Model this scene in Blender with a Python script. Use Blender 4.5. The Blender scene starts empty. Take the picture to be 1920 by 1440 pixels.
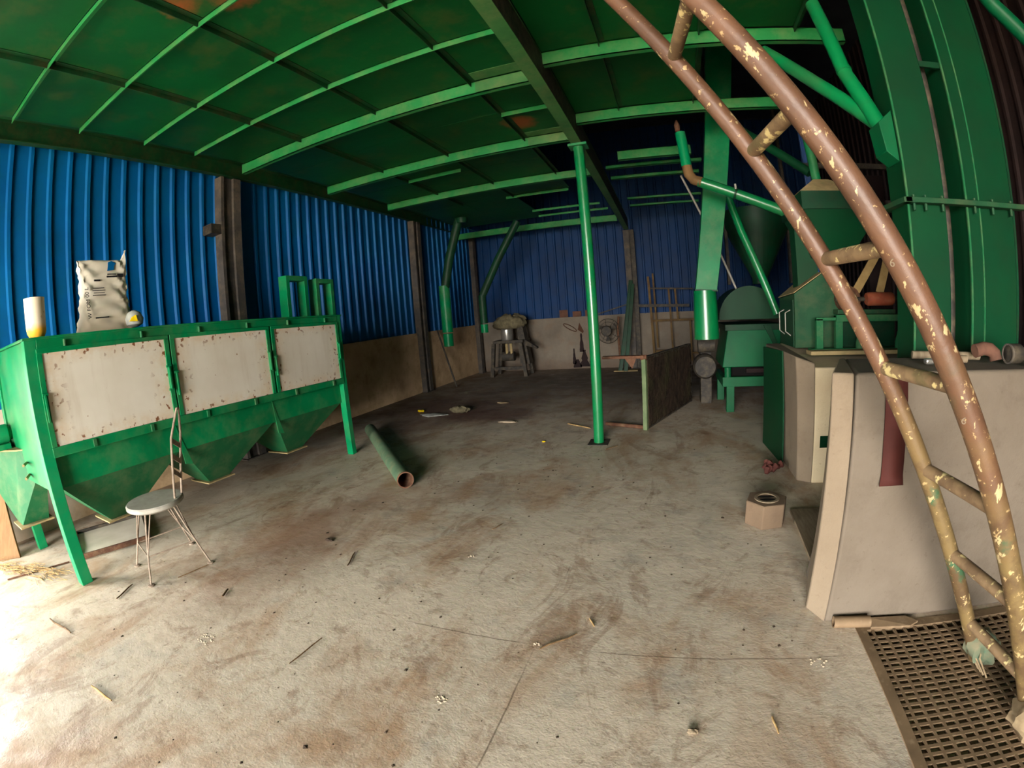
import bpy, bmesh, math, random
from mathutils import Vector, Matrix

random.seed(7)
S = bpy.context.scene
COL = S.collection

# ------------------------------------------------------------------ camera, sky, exposure
cd = bpy.data.cameras.new('camera')
cam = bpy.data.objects.new('camera', cd)
COL.objects.link(cam)
S.camera = cam
cd.type = 'PANO'                       # wide action-camera lens (barrel distortion is the lens itself)
cd.sensor_fit = 'HORIZONTAL'
cd.sensor_width = 36.0
cd.sensor_height = 27.0
cd.panorama_type = 'FISHEYE_LENS_POLYNOMIAL'
cd.fisheye_fov = math.pi
cd.fisheye_polynomial_k0 = 0.0
cd.fisheye_polynomial_k1 = -0.0612031
cd.fisheye_polynomial_k2 = 0.0
cd.fisheye_polynomial_k3 = 7.9052e-06
cd.fisheye_polynomial_k4 = 0.0
cd.clip_start = 0.01
PITCH, ROLL, YAW = -0.15055036, -0.07762014, 0.33949766
cam.matrix_world = (Matrix.Translation((0, 0, 1.6)) @ Matrix.Rotation(YAW, 4, 'Z')
                    @ Matrix.Rotation(math.pi / 2 + PITCH, 4, 'X') @ Matrix.Rotation(ROLL, 4, 'Z'))

W = bpy.data.worlds.new('sky')
S.world = W
W.use_nodes = True
bg = W.node_tree.nodes['Background']
bg.inputs['Color'].default_value = (1.0, 0.95, 0.905, 1)
bg.inputs['Strength'].default_value = 28.0

def portal(name, loc, rot, sx, sy):
    l = bpy.data.lights.new(name, 'AREA')
    l.shape = 'RECTANGLE'
    l.size, l.size_y = sx, sy
    l.cycles.is_portal = True
    o = bpy.data.objects.new(name, l)
    o.location = loc
    o.rotation_euler = rot
    COL.objects.link(o)

portal('doorway_light_left', (-5.66, -.7, .85), (0, -math.pi / 2, 0), 1.7, 1.4)
portal('doorway_light_front', (-1.3, -6.96, 1.7), (math.pi / 2, 0, 0), 4.8, 3.4)

S.view_settings.view_transform = 'Standard'
S.view_settings.look = 'None'
S.view_settings.gamma = 1.0
S.view_settings.use_curve_mapping = False
S.view_settings.exposure = 1.06
S.cycles.max_bounces = 10
S.cycles.diffuse_bounces = 7
S.cycles.glossy_bounces = 4
S.cycles.sample_clamp_indirect = 6.0

# ------------------------------------------------------------------ materials
def lin(r, g, b):
    f = lambda c: (c / 255 / 12.92) if c / 255 <= 0.04045 else ((c / 255 + 0.055) / 1.055) ** 2.4
    return (f(r), f(g), f(b), 1)

class NT:
    def __init__(s, name):
        s.m = bpy.data.materials.new(name)
        s.m.use_nodes = True
        s.t = s.m.node_tree
        s.b = s.t.nodes['Principled BSDF']
        s.co = s.t.nodes.new('ShaderNodeTexCoord')
        s.vec = s.co.outputs['Object']
    def n(s, kind, **kw):
        x = s.t.nodes.new(kind)
        for k, v in kw.items():
            setattr(x, k, v)
        return x
    def l(s, a, b):
        s.t.links.new(a, b)
    def stretch(s, sc):
        mp = s.n('ShaderNodeMapping')
        mp.inputs['Scale'].default_value = sc
        s.l(s.vec, mp.inputs['Vector'])
        return mp.outputs['Vector']
    def noise(s, scale, detail=4, rough=.6, vec=None, off=0, dist=0):
        x = s.n('ShaderNodeTexNoise')
        x.inputs['Scale'].default_value = scale
        x.inputs['Detail'].default_value = detail
        x.inputs['Roughness'].default_value = rough
        x.inputs['Distortion'].default_value = dist
        v = vec or s.vec
        if off:
            mp = s.n('ShaderNodeMapping')
            mp.inputs['Location'].default_value = (off, off * .7, off * 1.3)
            s.l(v, mp.inputs['Vector'])
            v = mp.outputs['Vector']
        s.l(v, x.inputs['Vector'])
        return x.outputs['Fac']
    def ramp(s, fac, lo, hi):
        x = s.n('ShaderNodeMapRange')
        x.inputs['From Min'].default_value = lo
        x.inputs['From Max'].default_value = hi
        s.l(fac, x.inputs['Value'])
        return x.outputs['Result']
    def mul(s, a, b):
        x = s.n('ShaderNodeMath', operation='MULTIPLY')
        for i, v in enumerate((a, b)):
            if isinstance(v, (int, float)):
                x.inputs[i].default_value = v
            else:
                s.l(v, x.inputs[i])
        return x.outputs[0]
    def add(s, a, b):
        x = s.n('ShaderNodeMath', operation='ADD')
        for i, v in enumerate((a, b)):
            if isinstance(v, (int, float)):
                x.inputs[i].default_value = v
            else:
                s.l(v, x.inputs[i])
        return x.outputs[0]
    def mix(s, fac, a, b):
        x = s.n('ShaderNodeMix', data_type='RGBA')
        if isinstance(fac, (int, float)):
            x.inputs[0].default_value = fac
        else:
            s.l(fac, x.inputs[0])
        for i, v in ((6, a), (7, b)):
            if isinstance(v, tuple):
                x.inputs[i].default_value = v
            else:
                s.l(v, x.inputs[i])
        return x.outputs[2]
    def blob(s, c, r, soft, wob=.25, wscale=2.5, sq=(1, 1, 1)):
        """a stain of radius r around point c with a ragged edge"""
        mp = s.n('ShaderNodeMapping')
        mp.inputs['Location'].default_value = (-c[0] * sq[0], -c[1] * sq[1], -c[2] * sq[2])
        mp.inputs['Scale'].default_value = sq
        s.l(s.vec, mp.inputs['Vector'])
        ln = s.n('ShaderNodeVectorMath', operation='LENGTH')
        s.l(mp.outputs['Vector'], ln.inputs[0])
        nz = s.noise(wscale, 5, .65)
        d = s.add(ln.outputs['Value'], s.mul(s.add(nz, -.5), wob * 4))
        return s.ramp(d, r + soft, r - soft)
    def z(s):
        x = s.n('ShaderNodeSeparateXYZ')
        s.l(s.vec, x.inputs[0])
        return x.outputs
    def objrand(s):
        return s.n('ShaderNodeObjectInfo').outputs['Random']
    def bump(s, fac, strength, dist=.01):
        x = s.n('ShaderNodeBump')
        x.inputs['Strength'].default_value = strength
        x.inputs['Distance'].default_value = dist
        s.l(fac, x.inputs['Height'])
        s.l(x.outputs['Normal'], s.b.inputs['Normal'])
    def done(s, col, rough=.5, metal=0, spec=.5):
        if isinstance(col, tuple):
            s.b.inputs['Base Color'].default_value = col
        else:
            s.l(col, s.b.inputs['Base Color'])
        if isinstance(rough, (int, float)):
            s.b.inputs['Roughness'].default_value = rough
        else:
            s.l(rough, s.b.inputs['Roughness'])
        s.b.inputs['Metallic'].default_value = metal
        s.b.inputs['Specular IOR Level'].default_value = spec
        return s.m

def paint(name, c1, c2, rough=.4, scale=2.0, dust=None, dust_amt=.3, spots=None, metal=0, bump=.05, gloss=.18):
    """painted or plain surface: two tones blended by noise, optional dust film and chips"""
    t = NT(name)
    c = t.mix(t.ramp(t.noise(scale, 5), .35, .65), c1, c2)
    if dust:
        c = t.mix(t.mul(t.ramp(t.noise(scale * 2.3, 6, .7, off=3), .45, .75), dust_amt), c, dust)
    if spots:
        for (sc, sscale, th) in spots:
            c = t.mix(t.ramp(t.noise(sscale, 5, .6, off=sscale), th, th + .03), c, sc)
    t.bump(t.noise(60, 3), bump, .004)
    return t.done(c, rough, metal, .5 if metal else gloss)

M = {}
GREEN1, GREEN2 = lin(2, 120, 70), lin(2, 98, 55)
DUST = lin(150, 132, 100)
M['green'] = paint('green_machine_paint', GREEN1, GREEN2, .38, 1.6, DUST, .16)
M['green_bright'] = paint('bright_green_paint', lin(2, 132, 80), lin(2, 114, 68), .36, 1.6, DUST, .1)
M['green_dusty'] = paint('dusty_green_paint', lin(30, 96, 58), lin(20, 86, 50), .6, 2, DUST, .22)
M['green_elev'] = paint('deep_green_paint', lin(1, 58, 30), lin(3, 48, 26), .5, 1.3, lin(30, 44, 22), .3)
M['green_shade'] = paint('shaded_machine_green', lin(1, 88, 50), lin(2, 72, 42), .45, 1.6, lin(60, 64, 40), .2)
M['green_sep'] = paint('separator_green', lin(30, 74, 46), lin(22, 62, 38), .6, 3, lin(96, 88, 62), .3)
M['green_gloss'] = paint('glossy_green_paint', lin(4, 116, 62), lin(4, 100, 54), .28, 1.6, DUST, .08, gloss=.6)
M['green_dark'] = paint('dark_green_paint', lin(10, 58, 34), lin(8, 46, 28), .5, 2.5, lin(50, 48, 34), .45)
M['dust_top'] = paint('dust_covered_steel', lin(168, 146, 104), lin(140, 122, 86), .9, 6, GREEN2, .25)
M['panel_white'] = None
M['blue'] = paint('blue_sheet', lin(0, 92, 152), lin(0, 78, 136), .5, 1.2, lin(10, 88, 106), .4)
M['blue_rear'] = paint('dimmed_rear_blue_sheet', lin(4, 50, 96), lin(6, 42, 82), .6, 1.2, lin(40, 52, 66), .4)  # blue sheet copy with rear dimness put into its colour, plus a dust film
M['column'] = paint('brown_grey_steel', lin(78, 74, 70), lin(62, 59, 56), .7, 3, DUST, .3)
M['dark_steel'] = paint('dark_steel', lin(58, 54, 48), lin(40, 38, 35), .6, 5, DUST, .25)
M['rust'] = paint('rusty_steel', lin(100, 66, 48), lin(74, 50, 38), .8, 8, DUST, .3)
M['faded_green'] = paint('faded_green_post', lin(104, 118, 84), lin(84, 102, 70), .7, 6)
M['rust_yellow'] = paint('yellowed_rusty_tube', lin(110, 88, 50), lin(82, 62, 38), .75, 5, lin(60, 44, 30), .5)
M['bright_steel'] = paint('bright_steel', lin(190, 186, 178), lin(160, 158, 150), .28, 6, metal=.8)
M['grey_rod'] = paint('weathered_rod', lin(150, 134, 116), lin(118, 104, 90), .6, 20)
M['seat_grey'] = paint('scuffed_grey_seat', lin(166, 162, 150), lin(146, 142, 132), .6, 7, lin(120, 108, 90), .3)
M['black'] = paint('black_void', lin(14, 13, 12), lin(10, 10, 10), .9)
M['tan_belt'] = paint('tan_drive_belt', lin(168, 140, 92), lin(146, 120, 76), .8, 6)
M['orange'] = paint('orange_red_pulley', lin(150, 76, 50), lin(128, 62, 42), .55, 8, DUST, .3)
M['wood'] = None
M['brick'] = paint('brick_clay', lin(100, 70, 56), lin(82, 58, 47), .9, 12)
M['jute'] = paint('dusty_cloth', lin(140, 122, 94), lin(114, 98, 74), .95, 14)
M['cloth_green'] = paint('green_grey_rag', lin(78, 98, 78), lin(108, 102, 80), .95, 16)
M['red_strip'] = paint('red_brown_rubber_sheet', lin(70, 32, 26), lin(60, 28, 23), .75, 4)
M['yellow'] = paint('yellow_plastic', lin(232, 200, 24), lin(214, 178, 16), .5)
M['ink'] = paint('black_ink', lin(30, 28, 30), lin(24, 22, 24), .7)
M['stain_ink'] = paint('brown_mark', lin(78, 52, 38), lin(60, 40, 30), .9)
M['twig'] = paint('dry_twig', lin(120, 96, 66), lin(76, 58, 40), .9, 30)
M['straw'] = paint('straw', lin(178, 150, 104), lin(140, 112, 70), .9, 30)
M['debris'] = paint('dark_chips', lin(66, 54, 42), lin(40, 32, 26), .9, 30)
M['plastic_clear'] = paint('crumpled_plastic', lin(176, 178, 170), lin(140, 140, 132), .35, 9)
M['sackcloth'] = paint('grey_sackcloth', lin(110, 102, 78), lin(80, 74, 56), .95, 14)
M['maroon'] = paint('dusky_maroon_steel', lin(40, 28, 27), lin(30, 22, 22), .8, 3)
M['roofing'] = paint('dark_roof_sheet', lin(52, 54, 58), lin(40, 42, 46), .8)
M['soil'] = paint('sunlit_ground', lin(206, 194, 172), lin(186, 172, 148), .95, 1)

def m_deck():
    t = NT('deck_plate_green')
    c = t.mix(t.ramp(t.noise(1.1, 6, .6), .35, .68), lin(8, 80, 36), lin(14, 64, 30))
    c = t.mix(t.mul(t.ramp(t.noise(2.7, 6, .7, off=9), .5, .75), .55), c, lin(70, 78, 36))
    for (p, r) in (((-2.55, 1.46, 3.84), .10), ((-2.22, 1.66, 3.84), .13), ((-2.34, 1.18, 3.84), .07), ((-1.45, 5.05, 3.84), .16)):
        c = t.mix(t.mul(t.blob(p, r, .07, .06, 9), .85), c, lin(136, 74, 40))
    t.bump(t.noise(3, 3), .15, .02)
    return t.done(c, .5, 0, .15)
M['deck'] = m_deck()
M['joist'] = paint('joist_green', lin(38, 124, 66), lin(24, 108, 54), .5, 2.2, lin(112, 124, 80), .45)
M['beam'] = paint('beam_green', lin(70, 118, 66), lin(48, 98, 54), .5, 2.0, lin(112, 116, 76), .5)
M['stringer'] = paint('stringer_dark_green', lin(20, 70, 38), lin(16, 54, 30), .5, 3, lin(90, 60, 40), .4)

def m_floor():
    t = NT('stained_concrete')
    st = t.stretch((1, .55, 1))
    c = t.mix(t.ramp(t.noise(.8, 6, .62), .34, .68), lin(196, 181, 160), lin(178, 167, 148))
    c = t.mix(t.mul(t.ramp(t.noise(1.7, 7, .68, st, 4, .6), .47, .66), .75), c, lin(150, 116, 84))
    c = t.mix(t.mul(t.ramp(t.noise(5.2, 7, .72, None, 8, .8), .54, .70), .6), c, lin(118, 92, 70))
    c = t.mix(t.mul(t.ramp(t.noise(3.1, 5, .6, None, 13), .56, .72), .5), c, lin(138, 136, 126))
    c = t.mix(t.mul(t.ramp(t.noise(22, 5, .7, None, 5), .60, .68), .5), c, lin(100, 82, 64))
    c = t.mix(t.mul(t.ramp(t.noise(9, 4, .6, None, 21), .70, .76), .55), c, lin(206, 200, 186))
    # worn reddish drag mark from the pipe towards the door, the damp corner at the back, then painted rear dimness
    c = t.mix(t.mul(t.blob((-2.75, 2.5, 0), .42, .3, .3, 2.2, (1.0, .45, 1)), .75), c, lin(126, 92, 70))
    c = t.mix(t.mul(t.blob((-1.85, 3.7, 0), .28, .2, .22, 2.6, (.6, 1, 1)), .35), c, lin(124, 94, 72))
    c = t.mix(t.mul(t.blob((-4.1, 7.4, 0), 1.3, .8, .7, 1.4, (.8, .9, 1)), .85), c, lin(88, 60, 50))
    c = t.mix(t.mul(t.blob((-2.9, 6.9, 0), .5, .15, .25, 2.0, (.7, 1, 1)), .6), c, lin(82, 48, 44))
    c = t.mix(t.mul(t.blob((-1.0, 10.6, 0), 2.6, 1.4, .4, 1.0, (.6, 1, 1)), .8), c, lin(78, 68, 58))  # dimness of the far end put into the floor colour
    c = t.mix(t.mul(t.ramp(t.noise(55, 4, .7, None, 31), .66, .70), .6), c, lin(92, 74, 56))
    c = t.mix(t.mul(t.ramp(t.noise(2.2, 8, .75, st, 17, 1.2), .55, .62), .45), c, lin(122, 92, 68))
    # two saw-cut joints that cross left of the grating, partly filled with dirt
    o = t.z()
    def cut(a, pos, b, lo, hi):
        d = t.n('ShaderNodeMath', operation='ABSOLUTE')
        t.l(t.add(t.add(a, -pos), t.mul(t.add(t.noise(4, 2), -.5), .02)), d.inputs[0])
        line = t.ramp(d.outputs[0], .0048, .0025)
        span = t.mul(t.ramp(b, lo, lo + .15), t.ramp(b, hi, hi - .15))
        return t.mul(t.mul(line, span), t.ramp(t.noise(2.6, 3, .5, off=40), .40, .52))
    c = t.mix(t.mul(cut(o[1], 1.77, o[0], -1.4, .95), .6), c, lin(76, 62, 50))
    c = t.mix(t.mul(cut(o[0], -.605, o[1], .9, 2.6), .6), c, lin(76, 62, 50))
    h = t.add(t.noise(14, 6, .7), t.mul(t.noise(90, 3), .25))
    t.bump(h, .35, .012)
    return t.done(c, t.ramp(t.noise(3, 3), .1, .7), 0, .25)
M['floor'] = m_floor()

def m_lowwall():
    t = NT('whitewashed_masonry')
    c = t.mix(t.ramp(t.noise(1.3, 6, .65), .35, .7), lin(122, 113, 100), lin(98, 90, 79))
    c = t.mix(t.mul(t.ramp(t.noise(3.5, 6, .7, off=6), .5, .7), .5), c, lin(120, 98, 78))
    z = t.z()[2]
    c = t.mix(t.mul(t.ramp(t.add(z, t.mul(t.noise(3, 5), .5)), .62, .2), .6), c, lin(84, 66, 54))
    t.bump(t.noise(25, 6, .7), .4, .01)
    return t.done(c, .95, 0, .2)
M['lowwall'] = m_lowwall()

def m_lowwall_left():
    t = NT('dirty_left_masonry')
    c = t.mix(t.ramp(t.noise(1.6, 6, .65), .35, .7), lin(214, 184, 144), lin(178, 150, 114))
    c = t.mix(t.mul(t.ramp(t.noise(3.0, 6, .7, off=6), .48, .7), .6), c, lin(138, 112, 74))
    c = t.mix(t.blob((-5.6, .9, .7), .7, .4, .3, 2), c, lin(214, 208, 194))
    t.bump(t.noise(25, 6, .7), .4, .01)
    return t.done(c, .95, 0, .2)
M['lowwall_left'] = m_lowwall_left()

def m_concrete(name, a, b, dirty):
    t = NT(name)
    c = t.mix(t.ramp(t.noise(2.2, 6, .6), .35, .68), a, b)
    c = t.mix(t.mul(t.ramp(t.noise(30, 4, .7, off=2), .62, .7), .35), c, dirty)
    c = t.mix(t.mul(t.ramp(t.noise(5, 6, .7, off=7), .55, .75), .4), c, dirty)
    t.bump(t.add(t.noise(40, 5, .7), t.mul(t.noise(6, 4), .6)), .35, .008)
    return t.done(c, .92, 0, .25)
M['plinth'] = m_concrete('grey_plaster', lin(106, 96, 83), lin(95, 85, 72), lin(74, 64, 52))
M['plinth_edge'] = m_concrete('pale_plaster_edge', lin(126, 112, 93), lin(116, 102, 84), lin(92, 78, 62))
M['plinth_white'] = m_concrete('cream_limewash', lin(202, 186, 152), lin(188, 170, 138), lin(146, 124, 96))

def m_panel():
    t = NT('galvanised_door_sheet')
    c = t.mix(t.ramp(t.noise(1.2, 4), .35, .7), lin(212, 206, 192), lin(196, 188, 172))
    c = t.mix(t.mul(t.ramp(t.noise(3.2, 5, .65, t.stretch((1, 3, .4)), 3), .5, .75), .35), c, lin(176, 160, 138))
    # rust specks keep to the border of each sheet (generated coordinates run 0..1 over the sheet)
    sp = t.n('ShaderNodeSeparateXYZ')
    t.l(t.co.outputs['Generated'], sp.inputs[0])
    def edge(o):
        a = t.n('ShaderNodeMath', operation='SUBTRACT')
        t.l(o, a.inputs[0]); a.inputs[1].default_value = .5
        b = t.n('ShaderNodeMath', operation='ABSOLUTE')
        t.l(a.outputs[0], b.inputs[0])
        return t.ramp(b.outputs[0], .33, .45)
    mx = t.n('ShaderNodeMath', operation='MAXIMUM')
    t.l(edge(sp.outputs[1]), mx.inputs[0]); t.l(edge(sp.outputs[2]), mx.inputs[1])
    e = mx.outputs[0]
    c = t.mix(t.mul(t.mul(e, t.ramp(t.noise(9, 5, .7, off=1), .38, .62)), .55), c, lin(198, 170, 130))
    c = t.mix(t.mul(e, t.ramp(t.noise(17, 3, .5, off=5), .60, .63)), c, lin(118, 74, 46))
    c = t.mix(t.ramp(t.noise(23, 2, .5, off=8), .74, .76), c, lin(140, 110, 80))
    return t.done(c, .5, 0, .4)
M['panel_white'] = m_panel()

def m_wood(name, a, b):
    t = NT(name)
    c = t.mix(t.ramp(t.noise(6, 5, .6, t.stretch((9, 1, 1))), .35, .65), a, b)
    c = t.mix(t.mul(t.ramp(t.noise(3, 5, off=3), .5, .7), .4), c, lin(120, 98, 72))
    t.bump(t.noise(30, 4, vec=t.stretch((6, 1, 1))), .3, .004)
    return t.done(c, .85, 0, .2)
M['wood'] = m_wood('weathered_board', lin(142, 110, 76), lin(124, 94, 64))
M['wood_grey'] = m_wood('grey_timber', lin(130, 116, 94), lin(108, 94, 74))

def m_ladder(name, brown=True):
    t = NT(name)
    z = t.z()[2]
    up = t.ramp(t.add(z, t.mul(t.add(t.noise(3, 4), -.5), .9)), .85, 1.35)      # brown primer survives higher up
    low = t.mix(t.ramp(t.noise(7, 5, .65), .42, .58), lin(106, 88, 54), lin(80, 62, 40))
    low = t.mix(t.ramp(t.noise(4.2, 5, .6, off=4), .58, .63), low, lin(52, 84, 56))
    hi = t.mix(t.ramp(t.noise(5, 5, .6), .35, .65), lin(98, 68, 47), lin(78, 54, 38))
    c = t.mix(up, low, hi)
    c = t.mix(t.ramp(t.noise(24, 4, .6, t.stretch((1, 1, .4)), 6), .63, .65), c, lin(164, 146, 106))
    c = t.mix(t.mul(t.ramp(t.noise(36, 4, .6, None, 2), .62, .66), .8), c, lin(176, 150, 104))
    t.bump(t.noise(18, 5, .7), .4, .006)
    return t.done(c, .48, 0, .45)
M['ladder'] = m_ladder('worn_ladder_paint')
def m_rung():
    t = NT('worn_rung_paint')
    c = t.mix(t.ramp(t.noise(8, 5, .65), .42, .58), lin(124, 102, 74), lin(100, 80, 58))
    c = t.mix(t.ramp(t.noise(17, 4, .6, None, 6), .57, .61), c, lin(196, 178, 124))
    c = t.mix(t.mul(t.ramp(t.noise(5, 4, .6, None, 9), .6, .66), .6), c, lin(90, 84, 54))
    t.bump(t.noise(20, 5, .7), .4, .006)
    return t.done(c, .55, 0, .35)
M['rung'] = m_rung()
def m_grate():
    t = NT('brown_grate_paint')
    c = t.mix(t.ramp(t.noise(4, 5), .35, .65), lin(126, 104, 78), lin(102, 84, 62))
    c = t.mix(t.mul(t.ramp(t.noise(20, 4, off=3), .55, .7), .5), c, lin(150, 130, 102))
    return t.done(c, .75, 0, .3)
M['grate'] = m_grate()
def m_paper():
    t = NT('white_paper_sack')
    c = t.mix(t.ramp(t.noise(3, 5), .35, .7), lin(216, 208, 190), lin(198, 188, 168))
    z = t.z()[2]
    c = t.mix(t.mul(t.ramp(z, .16, .02), .6), c, lin(176, 150, 116))
    return t.done(c, .75, 0, .3)
M['paper'] = m_paper()
def m_jug():
    t = NT('cream_plastic_tube')
    z = t.z()[2]
    zz = t.add(z, t.mul(t.add(t.noise(14, 3), -.5), .05))
    c = t.mix(t.ramp(zz, .10, .05), lin(228, 214, 188), lin(238, 180, 52))
    c = t.mix(t.mul(t.ramp(t.noise(11, 4, off=2), .62, .66), .7), c, lin(170, 128, 88))
    return t.done(c, .5)
M['jug'] = m_jug()
def m_mesh():
    t = NT('clogged_sieve_mesh')
    c = t.mix(t.ramp(t.noise(6, 6, .7), .4, .65), lin(58, 46, 36), lin(36, 29, 24))
    c = t.mix(t.ramp(t.noise(26, 5, .75, t.stretch((1, 1, .5)), 2), .66, .70), c, lin(150, 136, 112))
    c = t.mix(t.mul(t.ramp(t.noise(2.5, 4, off=5), .5, .7), .5), c, lin(60, 62, 36))
    t.bump(t.noise(40, 5, .7), .8, .02)
    return t.done(c, .95, 0, .1)
M['mesh'] = m_mesh()

# ------------------------------------------------------------------ mesh builder
V = Vector
class MB:
    def __init__(s):
        s.v, s.f = [], []
    def poly(s, pts, faces):
        o = len(s.v)
        s.v += [tuple(p) for p in pts]
        s.f += [tuple(i + o for i in f) for f in faces]
        return s
    def box(s, x0, x1, y0, y1, z0, z1):
        p = [(x, y, z) for z in (z0, z1) for y in (y0, y1) for x in (x0, x1)]
        return s.poly(p, [(0, 2, 3, 1), (4, 5, 7, 6), (0, 1, 5, 4), (2, 6, 7, 3), (0, 4, 6, 2), (1, 3, 7, 5)])
    def hexa(s, a, b):
        """solid between two quads of four points"""
        return s.poly(list(a) + list(b), [(0, 3, 2, 1), (4, 5, 6, 7), (0, 1, 5, 4), (1, 2, 6, 5), (2, 3, 7, 6), (3, 0, 4, 7)])
    def bar(s, p, q, w, h, up=(0, 0, 1)):
        p, q = V(p), V(q)
        d = (q - p).normalized()
        u = V(up)
        if abs(d.dot(u)) > .98:
            u = V((0, 1, 0))
        r = d.cross(u).normalized()
        u = r.cross(d).normalized()
        c = [(-w / 2, -h / 2), (w / 2, -h / 2), (w / 2, h / 2), (-w / 2, h / 2)]
        return s.hexa([p + r * a + u * b for a, b in c], [q + r * a + u * b for a, b in c])
    def prism(s, pts, vec):
        n = len(pts)
        a = [V(p) for p in pts]
        b = [p + V(vec) for p in a]
        return s.poly(a + b, [tuple(range(n - 1, -1, -1)), tuple(range(n, 2 * n))]
                      + [(i, (i + 1) % n, n + (i + 1) % n, n + i) for i in range(n)])
    def frame_dirs(s, pts):
        out = []
        prev = None
        for i in range(len(pts)):
            a = pts[max(i - 1, 0)]
            b = pts[min(i + 1, len(pts) - 1)]
            d = (b - a).normalized()
            if prev is None:
                u = V((0, 0, 1)) if abs(d.z) < .9 else V((1, 0, 0))
                r = d.cross(u).normalized()
            else:
                r = (prev - d * prev.dot(d)).normalized()
            prev = r
            out.append((r, d.cross(r).normalized()))
        return out
    def tube(s, pts, r, n=14, caps=True):
        pts = [V(p) for p in pts]
        rs = r if isinstance(r, (list, tuple)) else [r] * len(pts)
        o = len(s.v)
        for p, (a, b), rr in zip(pts, s.frame_dirs(pts), rs):
            for k in range(n):
                t = 2 * math.pi * k / n
                s.v.append(tuple(p + a * (rr * math.cos(t)) + b * (rr * math.sin(t))))
        for i in range(len(pts) - 1):
            for k in range(n):
                k2 = (k + 1) % n
                s.f.append((o + i * n + k, o + i * n + k2, o + (i + 1) * n + k2, o + (i + 1) * n + k))
        if caps:
            s.f.append(tuple(o + k for k in range(n - 1, -1, -1)))
            e = o + (len(pts) - 1) * n
            s.f.append(tuple(e + k for k in range(n)))
        return s
    def pipe(s, p, q, ro, ri, n=20):
        """hollow pipe with wall thickness"""
        p, q = V(p), V(q)
        (a, b) = s.frame_dirs([p, q])[0]
        o = len(s.v)
        for c, rr in ((p, ro), (q, ro), (q, ri), (p, ri)):
            for k in range(n):
                t = 2 * math.pi * k / n
                s.v.append(tuple(c + a * (rr * math.cos(t)) + b * (rr * math.sin(t))))
        for i in range(4):
            j = (i + 1) % 4
            for k in range(n):
                k2 = (k + 1) % n
                s.f.append((o + i * n + k, o + i * n + k2, o + j * n + k2, o + j * n + k))
        return s
    def lathe(s, prof, c, n=24, axis='z', closed=False):
        c = V(c)
        o = len(s.v)
        for (r, h) in prof:
            for k in range(n):
                t = 2 * math.pi * k / n
                x, y = r * math.cos(t), r * math.sin(t)
                d = {'z': (x, y, h), 'x': (h, x, y), 'y': (x, h, y)}[axis]
                s.v.append(tuple(c + V(d)))
        m = len(prof)
        for i in range(m - 1 + (1 if closed else 0)):
            j = (i + 1) % m
            for k in range(n):
                k2 = (k + 1) % n
                s.f.append((o + i * n + k, o + i * n + k2, o + j * n + k2, o + j * n + k))
        if not closed:
            s.f.append(tuple(o + k for k in range(n)))
            s.f.append(tuple(o + (m - 1) * n + k for k in range(n)))
        return s
    def shell(s, rect0, rect1):
        """open four-sided skin between two loops of points"""
        n = len(rect0)
        return s.poly(list(rect0) + list(rect1), [(i, (i + 1) % n, n + (i + 1) % n, n + i) for i in range(n)])
    def map(s, fn):
        s.v = [tuple(fn(*p)) for p in s.v]
        return s

def root_loc(parent):
    l = V((0, 0, 0))
    while parent is not None:
        l += V(parent.location)
        parent = parent.parent
    return l

def obj(name, mb, mat, parent=None, bevel=0, smooth=True, solid=0, label=None, seg=2):
    me = bpy.data.meshes.new(name)
    off = root_loc(parent)
    me.from_pydata([tuple(V(p) - off) for p in mb.v], [], mb.f)
    bm = bmesh.new()
    bm.from_mesh(me)
    bmesh.ops.recalc_face_normals(bm, faces=bm.faces)
    bm.to_mesh(me)
    bm.free()
    if smooth:
        me.polygons.foreach_set('use_smooth', [True] * len(me.polygons))
        me.set_sharp_from_angle(angle=math.radians(38))
    me.materials.append(M[mat] if isinstance(mat, str) else mat)
    o = bpy.data.objects.new(name, me)
    COL.objects.link(o)
    if parent is not None:
        o.parent = parent
    if solid:
        md = o.modifiers.new('thickness', 'SOLIDIFY')
        md.thickness = solid
        md.offset = 0
    if bevel:
        md = o.modifiers.new('bevel', 'BEVEL')
        md.width = bevel
        md.segments = seg
        md.limit_method = 'ANGLE'
        md.angle_limit = math.radians(40)
    if label:
        o['label'] = label
    return o

def thing(name, label, cat, loc, group=None):
    o = bpy.data.objects.new(name, None)
    o.empty_display_size = .1
    COL.objects.link(o)
    o.location = loc
    o['label'] = label
    o['category'] = cat
    if group:
        o['group'] = group
    return o

def tag(o, label, cat, group=None, kind=None):
    o['label'] = label
    o['category'] = cat
    if group:
        o['group'] = group
    if kind:
        o['kind'] = kind
    return o

def origin(o, p):
    """move a single-mesh thing's origin to p (its base)"""
    d = V(p) - V(o.location)
    o.data.transform(Matrix.Translation(-d))
    o.location = p
    return o

def struct(o):
    o['kind'] = 'structure'
    return o

def group_root(name):
    o = bpy.data.objects.new(name, None)
    COL.objects.link(o)
    o['kind'] = 'structure'
    return o

def twin(src, name, parent, loc):
    """another part sharing src's mesh, moved by loc (in the parent's frame)"""
    o = src.copy()
    o.name = name
    o.parent = parent
    o.location = V(src.location) + V(loc)
    COL.objects.link(o)
    return o

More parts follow.
